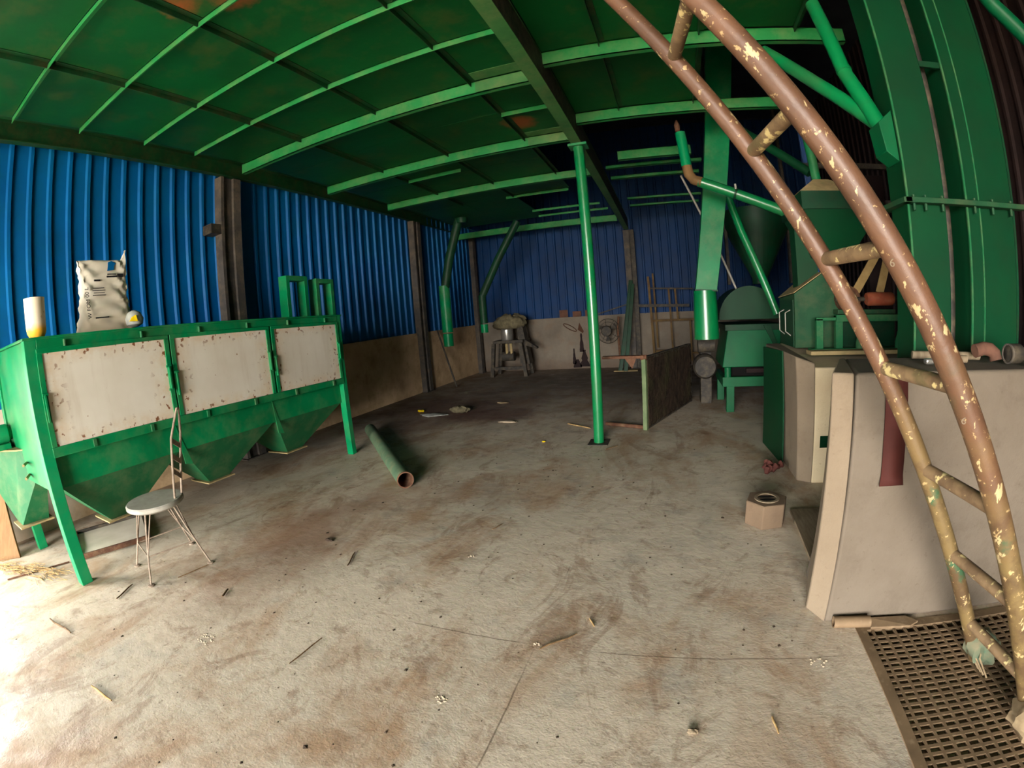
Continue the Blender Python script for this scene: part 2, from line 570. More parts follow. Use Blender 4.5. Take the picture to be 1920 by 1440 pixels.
# ================================================================== SETTING
# floor slab with an opening for the grated pit
PX0, PX1, PY0, PY1 = 1.02, 2.75, -0.6, 2.0
fl = MB()
def slab(x0, x1, y0, y1):
    fl.box(x0, x1, y0, y1, -.12, 0)
slab(-5.75, PX0, -7.0, 12.35)
slab(PX1, 4.3, -7.0, 12.35)
slab(PX0, PX1, -7.0, PY0)
slab(PX0, PX1, PY1, 12.35)
struct(obj('floor', fl, 'floor', smooth=False))
fp = MB().box(PX0 - .03, PX1 + .03, PY0 - .03, PY1 + .03, -1.1, -1.0)
fp.box(PX0 - .05, PX0, PY0, PY1, -1.05, -.12)
fp.box(PX1, PX1 + .05, PY0, PY1, -1.05, -.12)
fp.box(PX0, PX1, PY0 - .05, PY0, -1.05, -.12)
fp.box(PX0, PX1, PY1, PY1 + .05, -1.05, -.12)
struct(obj('trim_1', fp, 'dark_steel', smooth=False))          # lining of the pit below the grating
struct(obj('trim_2', MB().box(-40, 40, -40, 60, -.40, -.2), 'soil', smooth=False))   # open ground outside

def wall_x(y):
    return -5.62 + .03 * y

# masonry and corrugated cladding
PITCHR = .235
def sheet(length, z0, z1, fn):
    """one corrugated sheet: flats with narrow raised ribs; fn(s, d) -> (x, y) along the wall"""
    prof = []
    n = int(round(length / PITCHR))
    for i in range(n):
        b = i * PITCHR
        prof += [(b, 0), (b + .150, 0), (b + .168, .032), (b + .205, .032), (b + .222, 0)]
    prof += [(n * PITCHR, 0), (n * PITCHR + .03, -.006)]
    mb = MB()
    lo = [fn(a, d) + (z0,) for a, d in prof]
    hi = [fn(a, d) + (z1,) for a, d in prof]
    k = len(prof)
    mb.poly(lo + hi, [(i, i + 1, k + i + 1, k + i) for i in range(k - 1)])
    return mb

wl = MB()
y0w, y1w = .35, 12.3
wl.hexa([(wall_x(y0w), y0w, 0), (wall_x(y1w), y1w, 0), (wall_x(y1w) - .2, y1w, 0), (wall_x(y0w) - .2, y0w, 0)],
        [(wall_x(y0w), y0w, 1.31), (wall_x(y1w), y1w, 1.36), (wall_x(y1w) - .2, y1w, 1.36), (wall_x(y0w) - .2, y0w, 1.31)])
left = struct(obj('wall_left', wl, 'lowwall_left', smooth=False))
SH = PITCHR * 4
y = y0w
while y < y1w:
    L = SH
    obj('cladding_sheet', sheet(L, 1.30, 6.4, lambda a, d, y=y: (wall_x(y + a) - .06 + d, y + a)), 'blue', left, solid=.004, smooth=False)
    y += SH
wr = MB().box(wall_x(12.3) - .2, 4.3, 12.3, 12.5, 0, 1.40)
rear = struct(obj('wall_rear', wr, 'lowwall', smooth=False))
x = -5.62
while x < 4.2:
    L = SH
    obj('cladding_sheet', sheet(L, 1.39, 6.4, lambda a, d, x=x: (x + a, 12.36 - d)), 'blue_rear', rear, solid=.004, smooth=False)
    x += SH
rm = obj('painted_mark', MB().prism([(-2.36, 12.295, 1.05), (-2.23, 12.295, .95), (-2.2, 12.295, 1.0), (-2.31, 12.295, 1.24)], (0, .01, 0)), 'stain_ink', rear, smooth=False)
lp = MB()
pts = [(-2.72 + .30 * t + .09 * math.sin(2 * math.pi * k), 12.297, 1.26 - .28 * t - .03 * math.cos(2 * math.pi * k)) for k in [i / 24 for i in range(25)] for t in [.5 - .5 * math.cos(2 * math.pi * k)]]
lp.tube(pts, .012, 6)
obj('painted_mark', lp, 'stain_ink', rear)
sp_ = []
random.seed(3)
for (cx_, w0, z0_, z1_) in ((-2.28, .07, .45, .95), (-2.5, .05, .12, .55), (-2.22, .13, .05, .5), (-2.42, .12, .03, .25), (-2.05, .06, .05, .3)):
    mbp = MB()
    n = 9
    l_, r_ = [], []
    for i in range(n):
        f = i / (n - 1)
        z_ = z0_ + (z1_ - z0_) * f
        w_ = w0 * (1 - f * .7) * random.uniform(.7, 1.2)
        l_.append((cx_ - w_, 12.296, z_)); r_.append((cx_ + w_, 12.296, z_))
    mbp.prism(l_ + r_[::-1], (0, .008, 0))
    obj('damp_stain', mbp, 'maroon', rear, smooth=False)

struct(obj('wall_right', sheet(19.3, -.1, 6.4, lambda a, d: (4.2 - d, -7.0 + a)), 'maroon', solid=.01, smooth=False))
wf = MB()
wf.box(-5.75, -3.7, -7.1, -7.0, 0, 6.4)
wf.box(1.1, 4.3, -7.1, -7.0, 0, 6.4)
wf.box(-3.7, 1.1, -7.1, -7.0, 3.4, 6.4)
struct(obj('wall_front', wf, 'blue', smooth=False))
wf2 = MB().box(-5.75, -5.6, -7.0, .36, 1.7, 6.4)
wf2.box(-5.75, -5.6, -7.0, -1.4, 0, 1.7)
wf2.box(-5.75, -5.6, 0.0, .36, 0, 1.7)
struct(obj('trim_3', wf2, 'blue', smooth=False))               # cladding over the side doorway
struct(obj('roof', MB().box(-5.9, 4.5, -7.2, 12.6, 6.4, 6.5), 'roofing', smooth=False))

# ------------------------------------------------------------------ mezzanine deck overhead
ceil = group_root('ceiling')
BX0, BX1 = -.91, -.79
XE = -4.66                              # joists end on the eave beam line
thin = [.30, .99, 1.68, 2.43, 3.10]
deep = [3.87, 5.56, 7.25]
rows = [-6.9, -5.4, -3.9, -3.1, -2.3, -1.6, -.9, -.2] + thin + [3.87, 4.68, 5.56, 6.4, 7.25, 8.3, 9.75, 10.6]
cols = [XE, -3.65, -2.61, -1.54, BX0]
for i in range(len(rows) - 1):
    for j in range(4):
        ya, yb = rows[i], rows[i + 1]
        if ya >= 5.5 and j == 3:
            continue                    # hatch left open beside the main beam
        if ya >= 8.2 and j >= 2:
            continue
        obj('deck_plate', MB().box(cols[j] + .004, cols[j + 1] - .004, ya + .003, yb - .003, 3.84, 3.846), 'deck', ceil, smooth=False)
RC = [BX1, -.30, .52, 1.32, 1.72]
RR = [-6.9, -5.2, -3.9, -2.6, -1.3, -.3, 1.0, 2.3, 3.62, 5.06]
for i in range(len(RR) - 1):
    for j in range(4):
        if i == 8 and j >= 2:
            continue
        if i == 7 and j == 3:
            continue
        obj('deck_plate', MB().box(RC[j] + .004, RC[j + 1] - .004, RR[i] + .003, RR[i + 1] - .003, 3.84, 3.846), 'deck', ceil, smooth=False)
# edge flashing that runs from the deck up to the eave beam
obj('edge_flashing', MB().hexa([(XE, -6.9, 3.846), (-5.22, -6.9, 4.085), (-5.22, 11.4, 4.085), (XE, 11.4, 3.846)],
                               [(XE, -6.9, 3.85), (-5.22, -6.9, 4.09), (-5.22, 11.4, 4.09), (XE, 11.4, 3.85)]), 'deck', ceil, smooth=False)
def angle_joist(y, x0, x1, h=.055, w=.05, t=.006, zt=3.84):
    m = MB()
    m.box(x0, x1, y, y + t, zt - h, zt)
    m.box(x0, x1, y, y + w, zt - t, zt - .0005)
    return m
def channel_joist(y, x0, x1, h=.13, w=.06, t=.008, zt=3.84):
    m = MB()
    m.box(x0, x1, y, y + t, zt - h, zt)
    m.box(x0, x1, y, y + w, zt - h, zt - h + t)
    m.box(x0, x1, y, y + w, zt - t, zt)
    return m
for yy in [-3.1, -2.3, -1.6, -.9, -.2] + thin:
    obj('joist', angle_joist(yy, XE, BX0 + .01), 'joist', ceil, smooth=False)
for yy in deep:
    obj('joist', channel_joist(yy, XE - .05, BX0 + .01), 'joist', ceil, smooth=False)
obj('joist', angle_joist(4.68, -1.54, BX0 + .01), 'joist', ceil, smooth=False)
obj('joist', angle_joist(6.25, -3.65, -2.75), 'joist', ceil, smooth=False)
for (yy, xa, xb) in ((8.32, -2.77, -1.57), (9.75, -2.67, -1.2), (10.36, -2.7, -1.1)):
    obj('joist', angle_joist(yy, xa, xb, .05), 'joist', ceil, smooth=False)
obj('joist', channel_joist(11.3, -5.2, BX0 - .1, .16), 'joist', ceil, smooth=False)
for yy in (3.63, 5.07):
    obj('joist', channel_joist(yy, BX1, 1.75 if yy < 4 else 1.55), 'joist', ceil, smooth=False)
for yy in (-.3, 1.0, 2.3):
    obj('joist', channel_joist(yy, BX1, 1.75), 'joist', ceil, smooth=False)
for (yy, xa, xb, h) in ((6.6, BX1 + .3, .55, .14), (7.25, BX1 + .05, .75, .06), (7.9, BX1 + .05, .75, .06), (9.6, -.6, .9, .05), (10.3, -.6, .9, .05)):
    obj('joist', channel_joist(yy, xa, xb, h), 'joist', ceil, smooth=False)
st_y = [-6.9, -5.4, -3.9, -3.1, -2.3, -1.6, -.9, -.2] + thin + deep
def stringer(x, ya, yb):
    m = MB().box(x - .004, x + .004, ya + .012, yb - .006, 3.79, 3.84)
    m.box(x - .004, x + .05, ya + .012, yb - .006, 3.834, 3.8395)
    obj('stringer', m, 'stringer', ceil, smooth=False)
for xx in (-3.65, -2.61, -1.54):
    for a, b in zip(st_y[:-1], st_y[1:]):
        stringer(xx, a, b)
    if xx < -2:
        stringer(xx, 7.25, 8.3)
for xx in (-.30, .52):
    for a, b in ((-1.3, -.3), (-.3, 1.0), (1.0, 2.3), (2.3, 3.63), (3.70, 5.06)):
        stringer(xx, a, b)
stringer(1.32, 2.3, 3.63)
# bearing plates and splice straps seen beside the main beam
for (xa, xb, ya) in ((-1.50, -.95, 3.855), (-1.50, -.95, 5.545)):
    obj('splice_plate', MB().box(xa, xb, ya + .008, ya + .014, 3.72, 3.83), 'beam', ceil, smooth=False)
    obj('edge_strip', MB().box(xa, xb, ya - .16, ya - .01, 3.835, 3.8395), 'beam', ceil, smooth=False)

mbm = MB().box(BX0, BX1, -6.98, 11.9, 3.55, 3.562)
mbm.box(BX0, BX1, -6.98, 11.9, 3.818, 3.83)
mb_root = struct(obj('trim_4', mbm, 'beam', smooth=False))      # main floor beam: flanges ...
obj('web', MB().box(BX1 - .012, BX1 - .002, -6.98, 11.9, 3.562, 3.818), 'dark_steel', mb_root, smooth=False)   # ... and its web, its shaded side put into the dark colour
eb = MB()
eb.box(-5.36, -5.35, -6.98, 11.6, 3.89, 4.12)
eb.box(-5.35, -5.27, -6.98, 11.6, 3.89, 3.90)
eb.box(-5.35, -5.27, -6.98, 11.6, 4.11, 4.12)
struct(obj('trim_5', eb, 'stringer', smooth=False))            # eave beam on the columns

# ------------------------------------------------------------------ columns
def column(x, y, top, w, d, label):
    t = thing('steel_column', label, 'column', (x, y, 0), )
    obj('flange', MB().box(x - d / 2, x + d / 2, y, y + .05, 0.012, top), 'column', t, smooth=False)
    obj('flange', MB().box(x - d / 2, x + d / 2, y + w - .13, y + w, 0.012, top), 'column', t, smooth=False)
    obj('web', MB().box(x - .03, x + .03, y + .05, y + w - .13, 0.012, top), 'column', t, smooth=False)
    obj('base_plate', MB().box(x - d / 2 - .03, x + d / 2 + .03, y - .04, y + w + .04, 0, .012), 'column', t, smooth=False)
    return t
c1 = column(-5.37, 3.97, 3.88, .35, .15, 'brown steel column against blue sheeting behind the hopper')
obj('girt_stub', MB().box(-5.5, -5.30, 3.80, 3.97, 3.07, 3.2), 'dark_steel', c1, smooth=False)
column(-5.30, 9.05, 3.88, .30, .15, 'steel column on the left wall beyond the hopper')
column(-5.12, 11.95, 3.88, .20, .12, 'dark steel column in the rear left corner')
c4 = thing('steel_column', 'grey steel column below the beam at the rear wall', 'column', (-.83, 12.05, 0))
obj('flange', MB().box(-.95, -.79, 12.0, 12.03, 0.01, 3.55), 'column', c4, smooth=False)
obj('flange', MB().box(-.95, -.79, 12.16, 12.19, 0.01, 3.55), 'column', c4, smooth=False)
obj('web', MB().box(-.80, -.68, 12.0, 12.19, 0.01, 3.55), 'dark_steel', c4, smooth=False)
obj('base_plate', MB().box(-1.0, -.6, 11.96, 12.22, 0, .01), 'column', c4, smooth=False)

pp = thing('support_pole', 'round bright green pole in the middle of the floor', 'pole', (-.84, 5.35, 0))
obj('tube', MB().tube([(-.84, 5.35, .01), (-.84, 5.35, 3.52)], .062, 24), 'green_gloss', pp)
obj('cap_plate', MB().box(-.95, -.73, 5.25, 5.45, 3.52, 3.548), 'green', pp, smooth=False)
obj('base_plate', MB().box(-.96, -.72, 5.22, 5.47, 0, .01), 'dark_steel', pp, smooth=False)

# ================================================================== BIG HOPPER ON THE LEFT
HX, HY0, HY1, HB = -3.84, .92, 4.62, -5.17
def dip(x, y, z):                       # the frame sags a little towards its far end
    return (x, y, z - (.016 * (y - .93) if z > .25 else 0))
hop = thing('storage_hopper', 'long green three-door hopper on legs along the left wall', 'hopper', (HX, HY0, 0))
def H(name, mb, mat, parent=None, **kw):
    return obj(name, mb.map(dip), mat, parent or hop, **kw)
H('leg', MB().box(HX - .10, HX, HY0, HY0 + .095, 0, 1.84), 'green_bright', bevel=.004)
H('leg', MB().box(HX - .09, HX, 4.54, 4.62, 0, 1.84), 'green_bright', bevel=.004)
H('leg', MB().box(HB, HB + .09, HY0, HY0 + .09, 0, 1.84), 'green_bright', bevel=.004)
H('leg', MB().box(HB, HB + .09, 4.54, 4.62, 0, 1.84), 'green_bright', bevel=.004)
bodym = MB()
bodym.box(HX - .06, HX - .045, HY0 + .02, 4.60, .98, 1.83)
bodym.box(HB, HB + .02, HY0 + .02, 4.60, .74, 1.83)
bodym.box(HB, HX - .05, HY0 + .02, HY0 + .03, .74, 1.83)
bodym.box(HB, HX - .05, 4.59, 4.60, .74, 1.83)
H('body', bodym, 'green', smooth=False)
H('lid', MB().box(HB - .02, HX + .012, HY0 - .012, 4.635, 1.832, 1.85), 'green', bevel=.003)
H('top_rail', MB().box(HX - .04, HX + .004, HY0 + .095, 4.54, 1.765, 1.832), 'green', bevel=.003)
H('bottom_rail', MB().box(HX - .05, HX + .006, HY0 + .085, 4.56, .985, 1.058), 'green', bevel=.003)
H('skirt', MB().box(HX - .075, HX - .065, HY0 + .1, 4.54, .745, .985), 'green', smooth=False)
for (ya, yb) in ((1.00, 2.165), (2.205, 3.365), (3.425, 4.575)):
    pass
doors = [(1.005, 2.185), (2.20, 3.40), (3.425, 4.545)]
for k, (ya, yb) in enumerate(doors):
    za, zb = 1.06, 1.765
    fr = MB()
    fr.box(HX - .02, HX + .012, ya, yb, zb - .035, zb)
    fr.box(HX - .02, HX + .012, ya, ya + .045, za, zb - .035)
    fr.box(HX - .02, HX + .012, yb - .045, yb, za, zb - .035)
    dr = H('door', fr, 'green', bevel=.003)
    H('door_sheet', MB().box(HX - .03, HX + .002, ya + .04, yb - .04, za - .0, zb - .03), 'panel_white', dr, label='rust-specked off-white door sheet', smooth=False)
    for sy in ((yb - .03),) if k < 2 else (yb - .02,):
        lt = MB().box(HX + .012, HX + .034, sy - .012, sy + .004, 1.30, 1.50)
        lt.box(HX + .012, HX + .030, sy - .03, sy + .02, 1.49, 1.51)
        lt.box(HX + .012, HX + .030, sy - .03, sy + .02, 1.29, 1.31)
        H('latch', lt, 'green', dr, bevel=.002)
    lt = MB().box(HX + .012, HX + .034, ya + .012, ya + .028, 1.24, 1.44)
    lt.box(HX + .012, HX + .030, ya - .0, ya + .045, 1.43, 1.45)
    H('latch', lt, 'green', dr, bevel=.002)
for yy in (1.24, 1.92, 2.52, 3.10, 3.68, 4.30):
    m = MB().tube([(HX + .018, yy, 1.765), (HX + .018, yy, 1.815)], .013, 10)
    H('hinge', m, 'green_dusty')
for yy in (1.36, 1.9, 2.5, 3.1, 3.7, 4.35):
    m = MB().box(HX + .006, HX + .02, yy - .016, yy + .016, .99, 1.05)
    H('clip', m, 'green_dusty', bevel=.003)
# three pyramid bottoms with outlet flanges
outs = [(1.60, 1.02, 2.16), (2.74, 2.19, 3.36), (3.90, 3.40, 4.53)]
for (yc, ya, yb) in outs:
    x0, x1 = HB + .06, HX - .075
    xc = (x0 + x1) / 2 + .16
    top = [(x0, ya, .75), (x1, ya, .75), (x1, yb, .75), (x0, yb, .75)]
    w = .13
    bot = [(xc - w, yc - w, .29), (xc + w, yc - w, .29), (xc + w, yc + w, .29), (xc - w, yc + w, .29)]
    cone = H('pyramid_bottom', MB().shell(top, bot), 'green_dusty', solid=.006, smooth=False)
    fm = MB()
    fm.box(xc - w - .045, xc + w + .045, yc - w - .045, yc - w, .275, .287)
    fm.box(xc - w - .045, xc + w + .045, yc + w, yc + w + .045, .275, .287)
    fm.box(xc - w - .045, xc - w, yc - w, yc + w, .275, .287)
    fm.box(xc + w, xc + w + .045, yc - w, yc + w, .275, .287)
    H('outlet_flange', fm, 'dust_top', cone, smooth=False)
for yy in (2.175, 3.385):
    H('brace_plate', MB().prism([(HX - .06, yy - .01, .985), (HX - .06, yy + .10, .60), (HX - .06, yy + .02, .62)], (-.008, 0, 0)), 'green', smooth=False)
# two open inlet collars on top at the far end
for (ya, yb, zt) in ((4.08, 4.46, 2.38), (4.62, 4.97, 2.36)):
    x0, x1 = -4.34, -4.20
    m = MB()
    yb2 = yb
    for (a, b, c, d) in ((ya, ya + .06, 1.80, zt), (yb2 - .06, yb2, 1.80, zt), (ya + .06, yb2 - .06, zt - .06, zt), (ya + .06, yb2 - .06, 1.80, 1.86)):
        m.box(x0, x1, a, b, c, d)
    H('inlet_collar', m, 'green', bevel=.003)
# discharge leg hanging at the near end, with its little drive on top
zt_, zb_ = .99, .33
top = [(-5.2, .80, zt_), (-4.68, .80, zt_), (-4.35, 1.10, zt_), (-5.2, 1.10, zt_)]
dk = MB().hexa([(-5.08, .80, zb_), (-4.88, .80, zb_), (-4.84, 1.06, zb_), (-5.08, 1.06, zb_)],
               [(-5.45, .60, zt_), (-4.76, .90, zt_), (-4.40, 1.10, zt_), (-5.25, 1.14, zt_)])
side = H('side_chute', dk, 'green_dusty', smooth=False)
H('chute_lid', MB().prism([(-5.50, .58, zt_), (-4.75, .88, zt_), (-4.38, 1.12, zt_), (-5.25, 1.15, zt_)], (0, 0, .012)), 'dust_top', side, smooth=False)
H('chute_flange', MB().box(-5.13, -4.80, .76, 1.10, zb_ - .015, zb_), 'dust_top', side, smooth=False)
mt = MB().lathe([(.0, -.16), (.07, -.16), (.085, -.14), (.085, .10), (.06, .12), (.06, .15), (0, .15)], (-5.02, .80, 1.13), 18, 'y')
mo = H('drive_motor', mt, 'green_bright', side)
H('motor_foot', MB().box(-5.12, -4.92, .70, .90, 1.0, 1.05), 'green_bright', mo, bevel=.004)
H('motor_cover', MB().lathe([(.0, -.05), (.105, -.05), (.11, 0), (.105, .03), (0, .03)], (-5.02, .63, 1.13), 18, 'y'), 'dust_top', mo)
H('bolt', MB().tube([(-4.55, .93, .90), (-4.38, .86, .91)], .012, 8), 'dust_top', side)
H('bolt', MB().tube([(-4.55, .93, .80), (-4.40, .86, .80)], .012, 8), 'dust_top', side)

# things on top of the hopper
jug = thing('plastic_tube', 'cream plastic tube with yellow bottom on the hopper corner', 'container', (-3.95, 1.06, 1.852))
obj('shell', MB().lathe([(.058, 0), (.075, .03), (.08, .06), (.083, .285), (.078, .285), (.074, .06), (.05, .02)], (-3.95, 1.06, 1.852), 28, closed=False), 'jug', jug)

def make_sack():
    t = thing('paper_sack', 'crumpled white paper sack standing on the hopper', 'sack', (-4.12, 1.73, 1.84))
    nu, nv = 44, 30
    mb = MB()
    cx, cy = -4.12, 1.73
    for j in range(nv + 1):
        f = j / nv
        z = 1.84 + .60 * f
        hw = .235 - .02 * math.sin(f * 3.1) + (.035 * (1 - f) ** 4)      # half width along the wall
        hd = .11 * (1 - f) ** .8 + .012                                     # the mouth pinches flat
        for i in range(nu):
            a = 2 * math.pi * i / nu
            ca, sa = math.cos(a), math.sin(a)
            px = math.copysign(abs(ca) ** .6, ca) * hd
            py = math.copysign(abs(sa) ** .6, sa) * hw
            cr = .005 * math.sin(9 * f * 3 + 3 * a) + .005 * math.sin(23 * f + 9 * a) + .004 * math.sin(37 * f - 6 * a) + random.uniform(-.004, .004)
            zz = z
            if f > .85 and py > .19:
                zz += (py - .19) * (f - .85) * 14.0                         # one corner of the mouth stands up
            mb.v.append((cx + px + cr, cy + py + cr * .6, zz))
    for j in range(nv):
        for i in range(nu):
            i2 = (i + 1) % nu
            mb.f.append((j * nu + i, j * nu + i2, (j + 1) * nu + i2, (j + 1) * nu + i))
    mb.f.append(tuple(range(nu)))
    obj('paper_wall', mb, 'paper', t, solid=.003)
    return t
random.seed(11)
sack = make_sack()

def text_mesh(name, body, size, loc, rot, mat, parent, label=None):
    c = bpy.data.curves.new(name, 'FONT')
    c.body = body
    c.size = size
    c.extrude = .001
    c.align_x = 'CENTER'
    c.align_y = 'CENTER'
    tmp = bpy.data.objects.new(name, c)
    COL.objects.link(tmp)
    dg = bpy.context.evaluated_depsgraph_get()
    me = bpy.data.meshes.new_from_object(tmp.evaluated_get(dg))
    bpy.data.objects.remove(tmp)
    me.materials.clear()
    me.materials.append(M[mat])
    o = bpy.data.objects.new(name, me)
    COL.objects.link(o)
    o.parent = parent
    o.location = V(loc) - root_loc(parent)
    o.rotation_euler = rot
    return o
def sack_face(z):                       # x of the sack's front at height z
    f = (z - 1.84) / .60
    return -4.12 + .11 * (1 - f) ** .8 + .012
tx = text_mesh('printed_line', 'W FOM 00 L', .048, (sack_face(2.08) + .017, 1.545, 2.08), (0, 0, 0), 'ink', sack)
_up = V((sack_face(2.2) - sack_face(1.96), 0, .24)).normalized()          # the line runs up the sack
_out = V((_up.z, 0, -_up.x))
tx.rotation_euler = Matrix((_up, _out.cross(_up), _out)).transposed().to_euler()
for (y, z, w, h) in ((1.655, 2.265, .055, .014), (1.80, 2.315, .08, .008), (1.80, 2.295, .10, .014), (1.885, 2.305, .05, .026), (1.66, 1.955, .12, .009),
                     (1.66, 2.20, .10, .005), (1.66, 2.18, .12, .005), (1.66, 2.16, .10, .005), (1.66, 2.14, .12, .005)):
    xf = sack_face(z)
    obj('printed_line', MB().box(xf - .02, xf + .013, y - w / 2, y + w / 2, z - h / 2, z + h / 2), 'ink' if h > .006 else 'column', sack, smooth=False)
hx_ = sack_face(2.40)
obj('torn_hole', MB().prism([(hx_, 1.765, 2.345), (hx_, 1.83, 2.355), (hx_, 1.835, 2.39), (hx_, 1.85, 2.41), (hx_, 1.81, 2.43), (hx_, 1.78, 2.42)], (.012, 0, 0)), 'blue', sack, smooth=False)
yl = obj('plastic_bag', MB().lathe([(.03, 0), (.075, .02), (.085, .07), (.06, .12), (.02, .14)], (-4.0, 1.955, 1.85), 16), 'plastic_clear')
tag(yl, 'small pale plastic bag behind the paper sack', 'bag')
origin(yl, (-4.0, 1.955, 1.85))
obj('yellow_patch', MB().prism([(-3.912, 1.87, 1.895), (-3.90, 1.94, 1.89), (-3.905, 1.93, 1.945), (-3.912, 1.90, 1.93)], (-.02, 0, 0)), 'yellow', yl, label='yellow patch', smooth=False)

# ================================================================== CHAIR
def chair():
    cx, cy = -3.44, 1.58
    t = thing('metal_chair', 'wire-legged metal chair with round grey seat beside the hopper', 'chair', (cx, cy, 0))
    zs = .535
    obj('seat', MB().lathe([(.0, -.035), (.215, -.035), (.235, -.02), (.235, .0), (.225, .012), (0, .012)], (cx, cy, zs), 40), 'seat_grey', t)
    feet = [(-3.73, 1.39), (-3.29, 1.28), (-3.15, 1.76), (-3.63, 1.90)]
    tops = []
    for (fx, fy) in feet:
        d = V((fx - cx, fy - cy, 0)).normalized()
        tp = V((cx, cy, zs - .035)) + d * .15
        tops.append(tp)
        lg = obj('leg', MB().tube([tp, (fx, fy, .012)], .0075, 8), 'grey_rod', t)
        obj('foot_pad', MB().lathe([(.0, 0), (.026, 0), (.026, .008), (.012, .012), (0, .012)], (fx, fy, 0), 14), 'grey_rod', lg)
        # second rod of the hairpin, joining the leg at stretcher height
        side_ = V((-d.y, d.x, 0))
        obj('leg_brace', MB().tube([tp + side_ * .05, V(tp).lerp(V((fx, fy, .012)), .62)], .005, 8), 'grey_rod', t)
    k = .62
    ring = [V(a).lerp(V((b[0], b[1], .012)), k) for a, b in zip(tops, feet)]
    for i in range(4):
        obj('stretcher', MB().tube([ring[i], ring[(i + 1) % 4]], .0055, 8), 'grey_rod', t)
    # back: two rods from the rear edge of the seat that lean together at the top, three slats between
    a0, b0 = V((-3.34, 1.775, zs - .02)), V((-3.265, 1.665, zs - .02))
    a1, b1 = V((-3.30, 1.865, 1.00)), V((-3.265, 1.755, .98))
    a2, b2 = V((-3.28, 1.875, 1.18)), V((-3.27, 1.85, 1.18))
    obj('back_rod', MB().tube([a0, a1, a2], .0095, 8), 'grey_rod', t)
    obj('back_rod', MB().tube([b0, b1, b2], .0095, 8), 'grey_rod', t)
    obj('back_rod', MB().tube([a2, b2], .0095, 8), 'grey_rod', t)
    for f in (.45, .68, .92):
        obj('back_slat', MB().bar(a0.lerp(a1, f - .13), b0.lerp(b1, f + .05), .006, .036), 'grey_rod', t, smooth=False)
chair()

# loose pipe on the floor
pa, pb = V((-2.47, 3.64, .085)), V((-4.22, 5.47, .085))
pr = thing('loose_pipe', 'long dull green steel pipe lying on the floor', 'pipe', (-3.3, 4.5, 0))
obj('tube', MB().pipe(pa, pb, .085, .075, 28), paint('faded_green_pipe', lin(96, 122, 94), lin(76, 102, 78), .6, 4, DUST, .4), pr)
dd = (pb - pa).normalized()
obj('rust_rim', MB().pipe(pa - dd * .002, pa + dd * .012, .0858, .074, 28), 'rust', pr, label='rusty cut end')
obj('rust_lining', MB().pipe(pa + dd * .012, pb - dd * .05, .0748, .0735, 20), 'rust', pr)

# metal tray and boards beside the hopper
tr = thing('sheet_tray', 'grey sheet metal tray lying under the hopper', 'tray', (-4.6, 1.6, 0))
tp4 = [(-5.05, 1.33, .012), (-4.38, 1.12, .012), (-4.13, 1.74, .012), (-4.80, 2.02, .012)]
obj('sheet', MB().prism(tp4, (0, 0, .006)), paint('pale_tray_sheet', lin(222, 214, 196), lin(204, 196, 176), .6, 3), tr, smooth=False)
for i in range(4):
    a, b = V(tp4[i]), V(tp4[(i + 1) % 4])
    obj('rim', MB().bar(a + V((0, 0, .012)), b + V((0, 0, .012)), .025, .045), 'rust' if i < 2 else 'dark_steel', tr, smooth=False)
rod = obj('thin_rod', MB().tube([(-4.66, .46, .008), (-4.44, 1.02, .008)], .007, 8), 'rust')
tag(origin(rod, (-4.55, .74, 0)), 'thin rusty rod on the floor at the near hopper leg', 'rod')
bd = obj('leaning_board', MB().hexa([(-5.1, .70, 0), (-5.36, .36, 0), (-5.38, .38, 0), (-5.12, .72, 0)],
                                    [(-5.26, .76, .66), (-5.50, .40, .66), (-5.52, .42, .66), (-5.28, .78, .66)]), 'wood', bevel=.003)
tag(origin(bd, (-5.28, .54, 0)), 'brown board standing on edge at the left picture margin', 'board')

# ================================================================== LADDER
Ld = V((-.492, .036, .870)).normalized()
F1, F2 = V((1.572, 1.62, 0)), V((1.631, 1.20, 0))
F1 = F1 + Ld * .035
F2 = F2 + Ld * .035
lad = thing('steel_ladder', 'worn brown tube ladder leaning up to the deck', 'ladder', (1.6, 1.41, 0))
T_END = 4.12
def rail_pts(F, wob):
    return [F + Ld * (T_END * i / 14) + V((0, wob * math.sin(i * .9), 0)) for i in range(15)]
r1 = obj('rail', MB().tube(rail_pts(F1, .003), .0345, 20), 'ladder', lad)
r2 = obj('rail', MB().tube(rail_pts(F2, .003), .0405, 20), 'ladder', lad)
for tt in (.25, .66, 1.085, 1.525, 1.965, 2.42, 2.89, 3.33, 3.77):
    a, b = F1 + Ld * tt, F2 + Ld * tt
    obj('rung', MB().tube([a, b], .0255, 16), 'rung', lad)
def rag(name, loc, r, h, mat, label, seed):
    random.seed(seed)
    mb = MB()
    nu, nv = 22, 14
    for j in range(nv + 1):
        f = j / nv
        prof = math.sin(math.pi * min(1, f * .93 + .05)) ** .7
        for i in range(nu):
            a = 2 * math.pi * i / nu
            rr = r * (prof * (1 + .16 * math.sin(5 * a + 6 * f) + .10 * math.sin(11 * a - 4 * f)) + .04) * random.uniform(.94, 1.06)
            mb.v.append((loc[0] + rr * math.cos(a) - .492 * f * h * .55, loc[1] + rr * math.sin(a), loc[2] + h * f))
    for j in range(nv):
        for i in range(nu):
            i2 = (i + 1) % nu
            mb.f.append((j * nu + i, j * nu + i2, (j + 1) * nu + i2, (j + 1) * nu + i))
    mb.f.append(tuple(range(nu)))
    mb.f.append(tuple(nv * nu + i for i in range(nu)))
    o = obj(name, mb, mat)
    tag(origin(o, (loc[0], loc[1], 0)), label, 'rag')
    return o
rg = rag('tied_rag', (1.585, 1.61, .004), .082, .20, 'cloth_green', 'green-grey rag tied round the far ladder foot', 2)
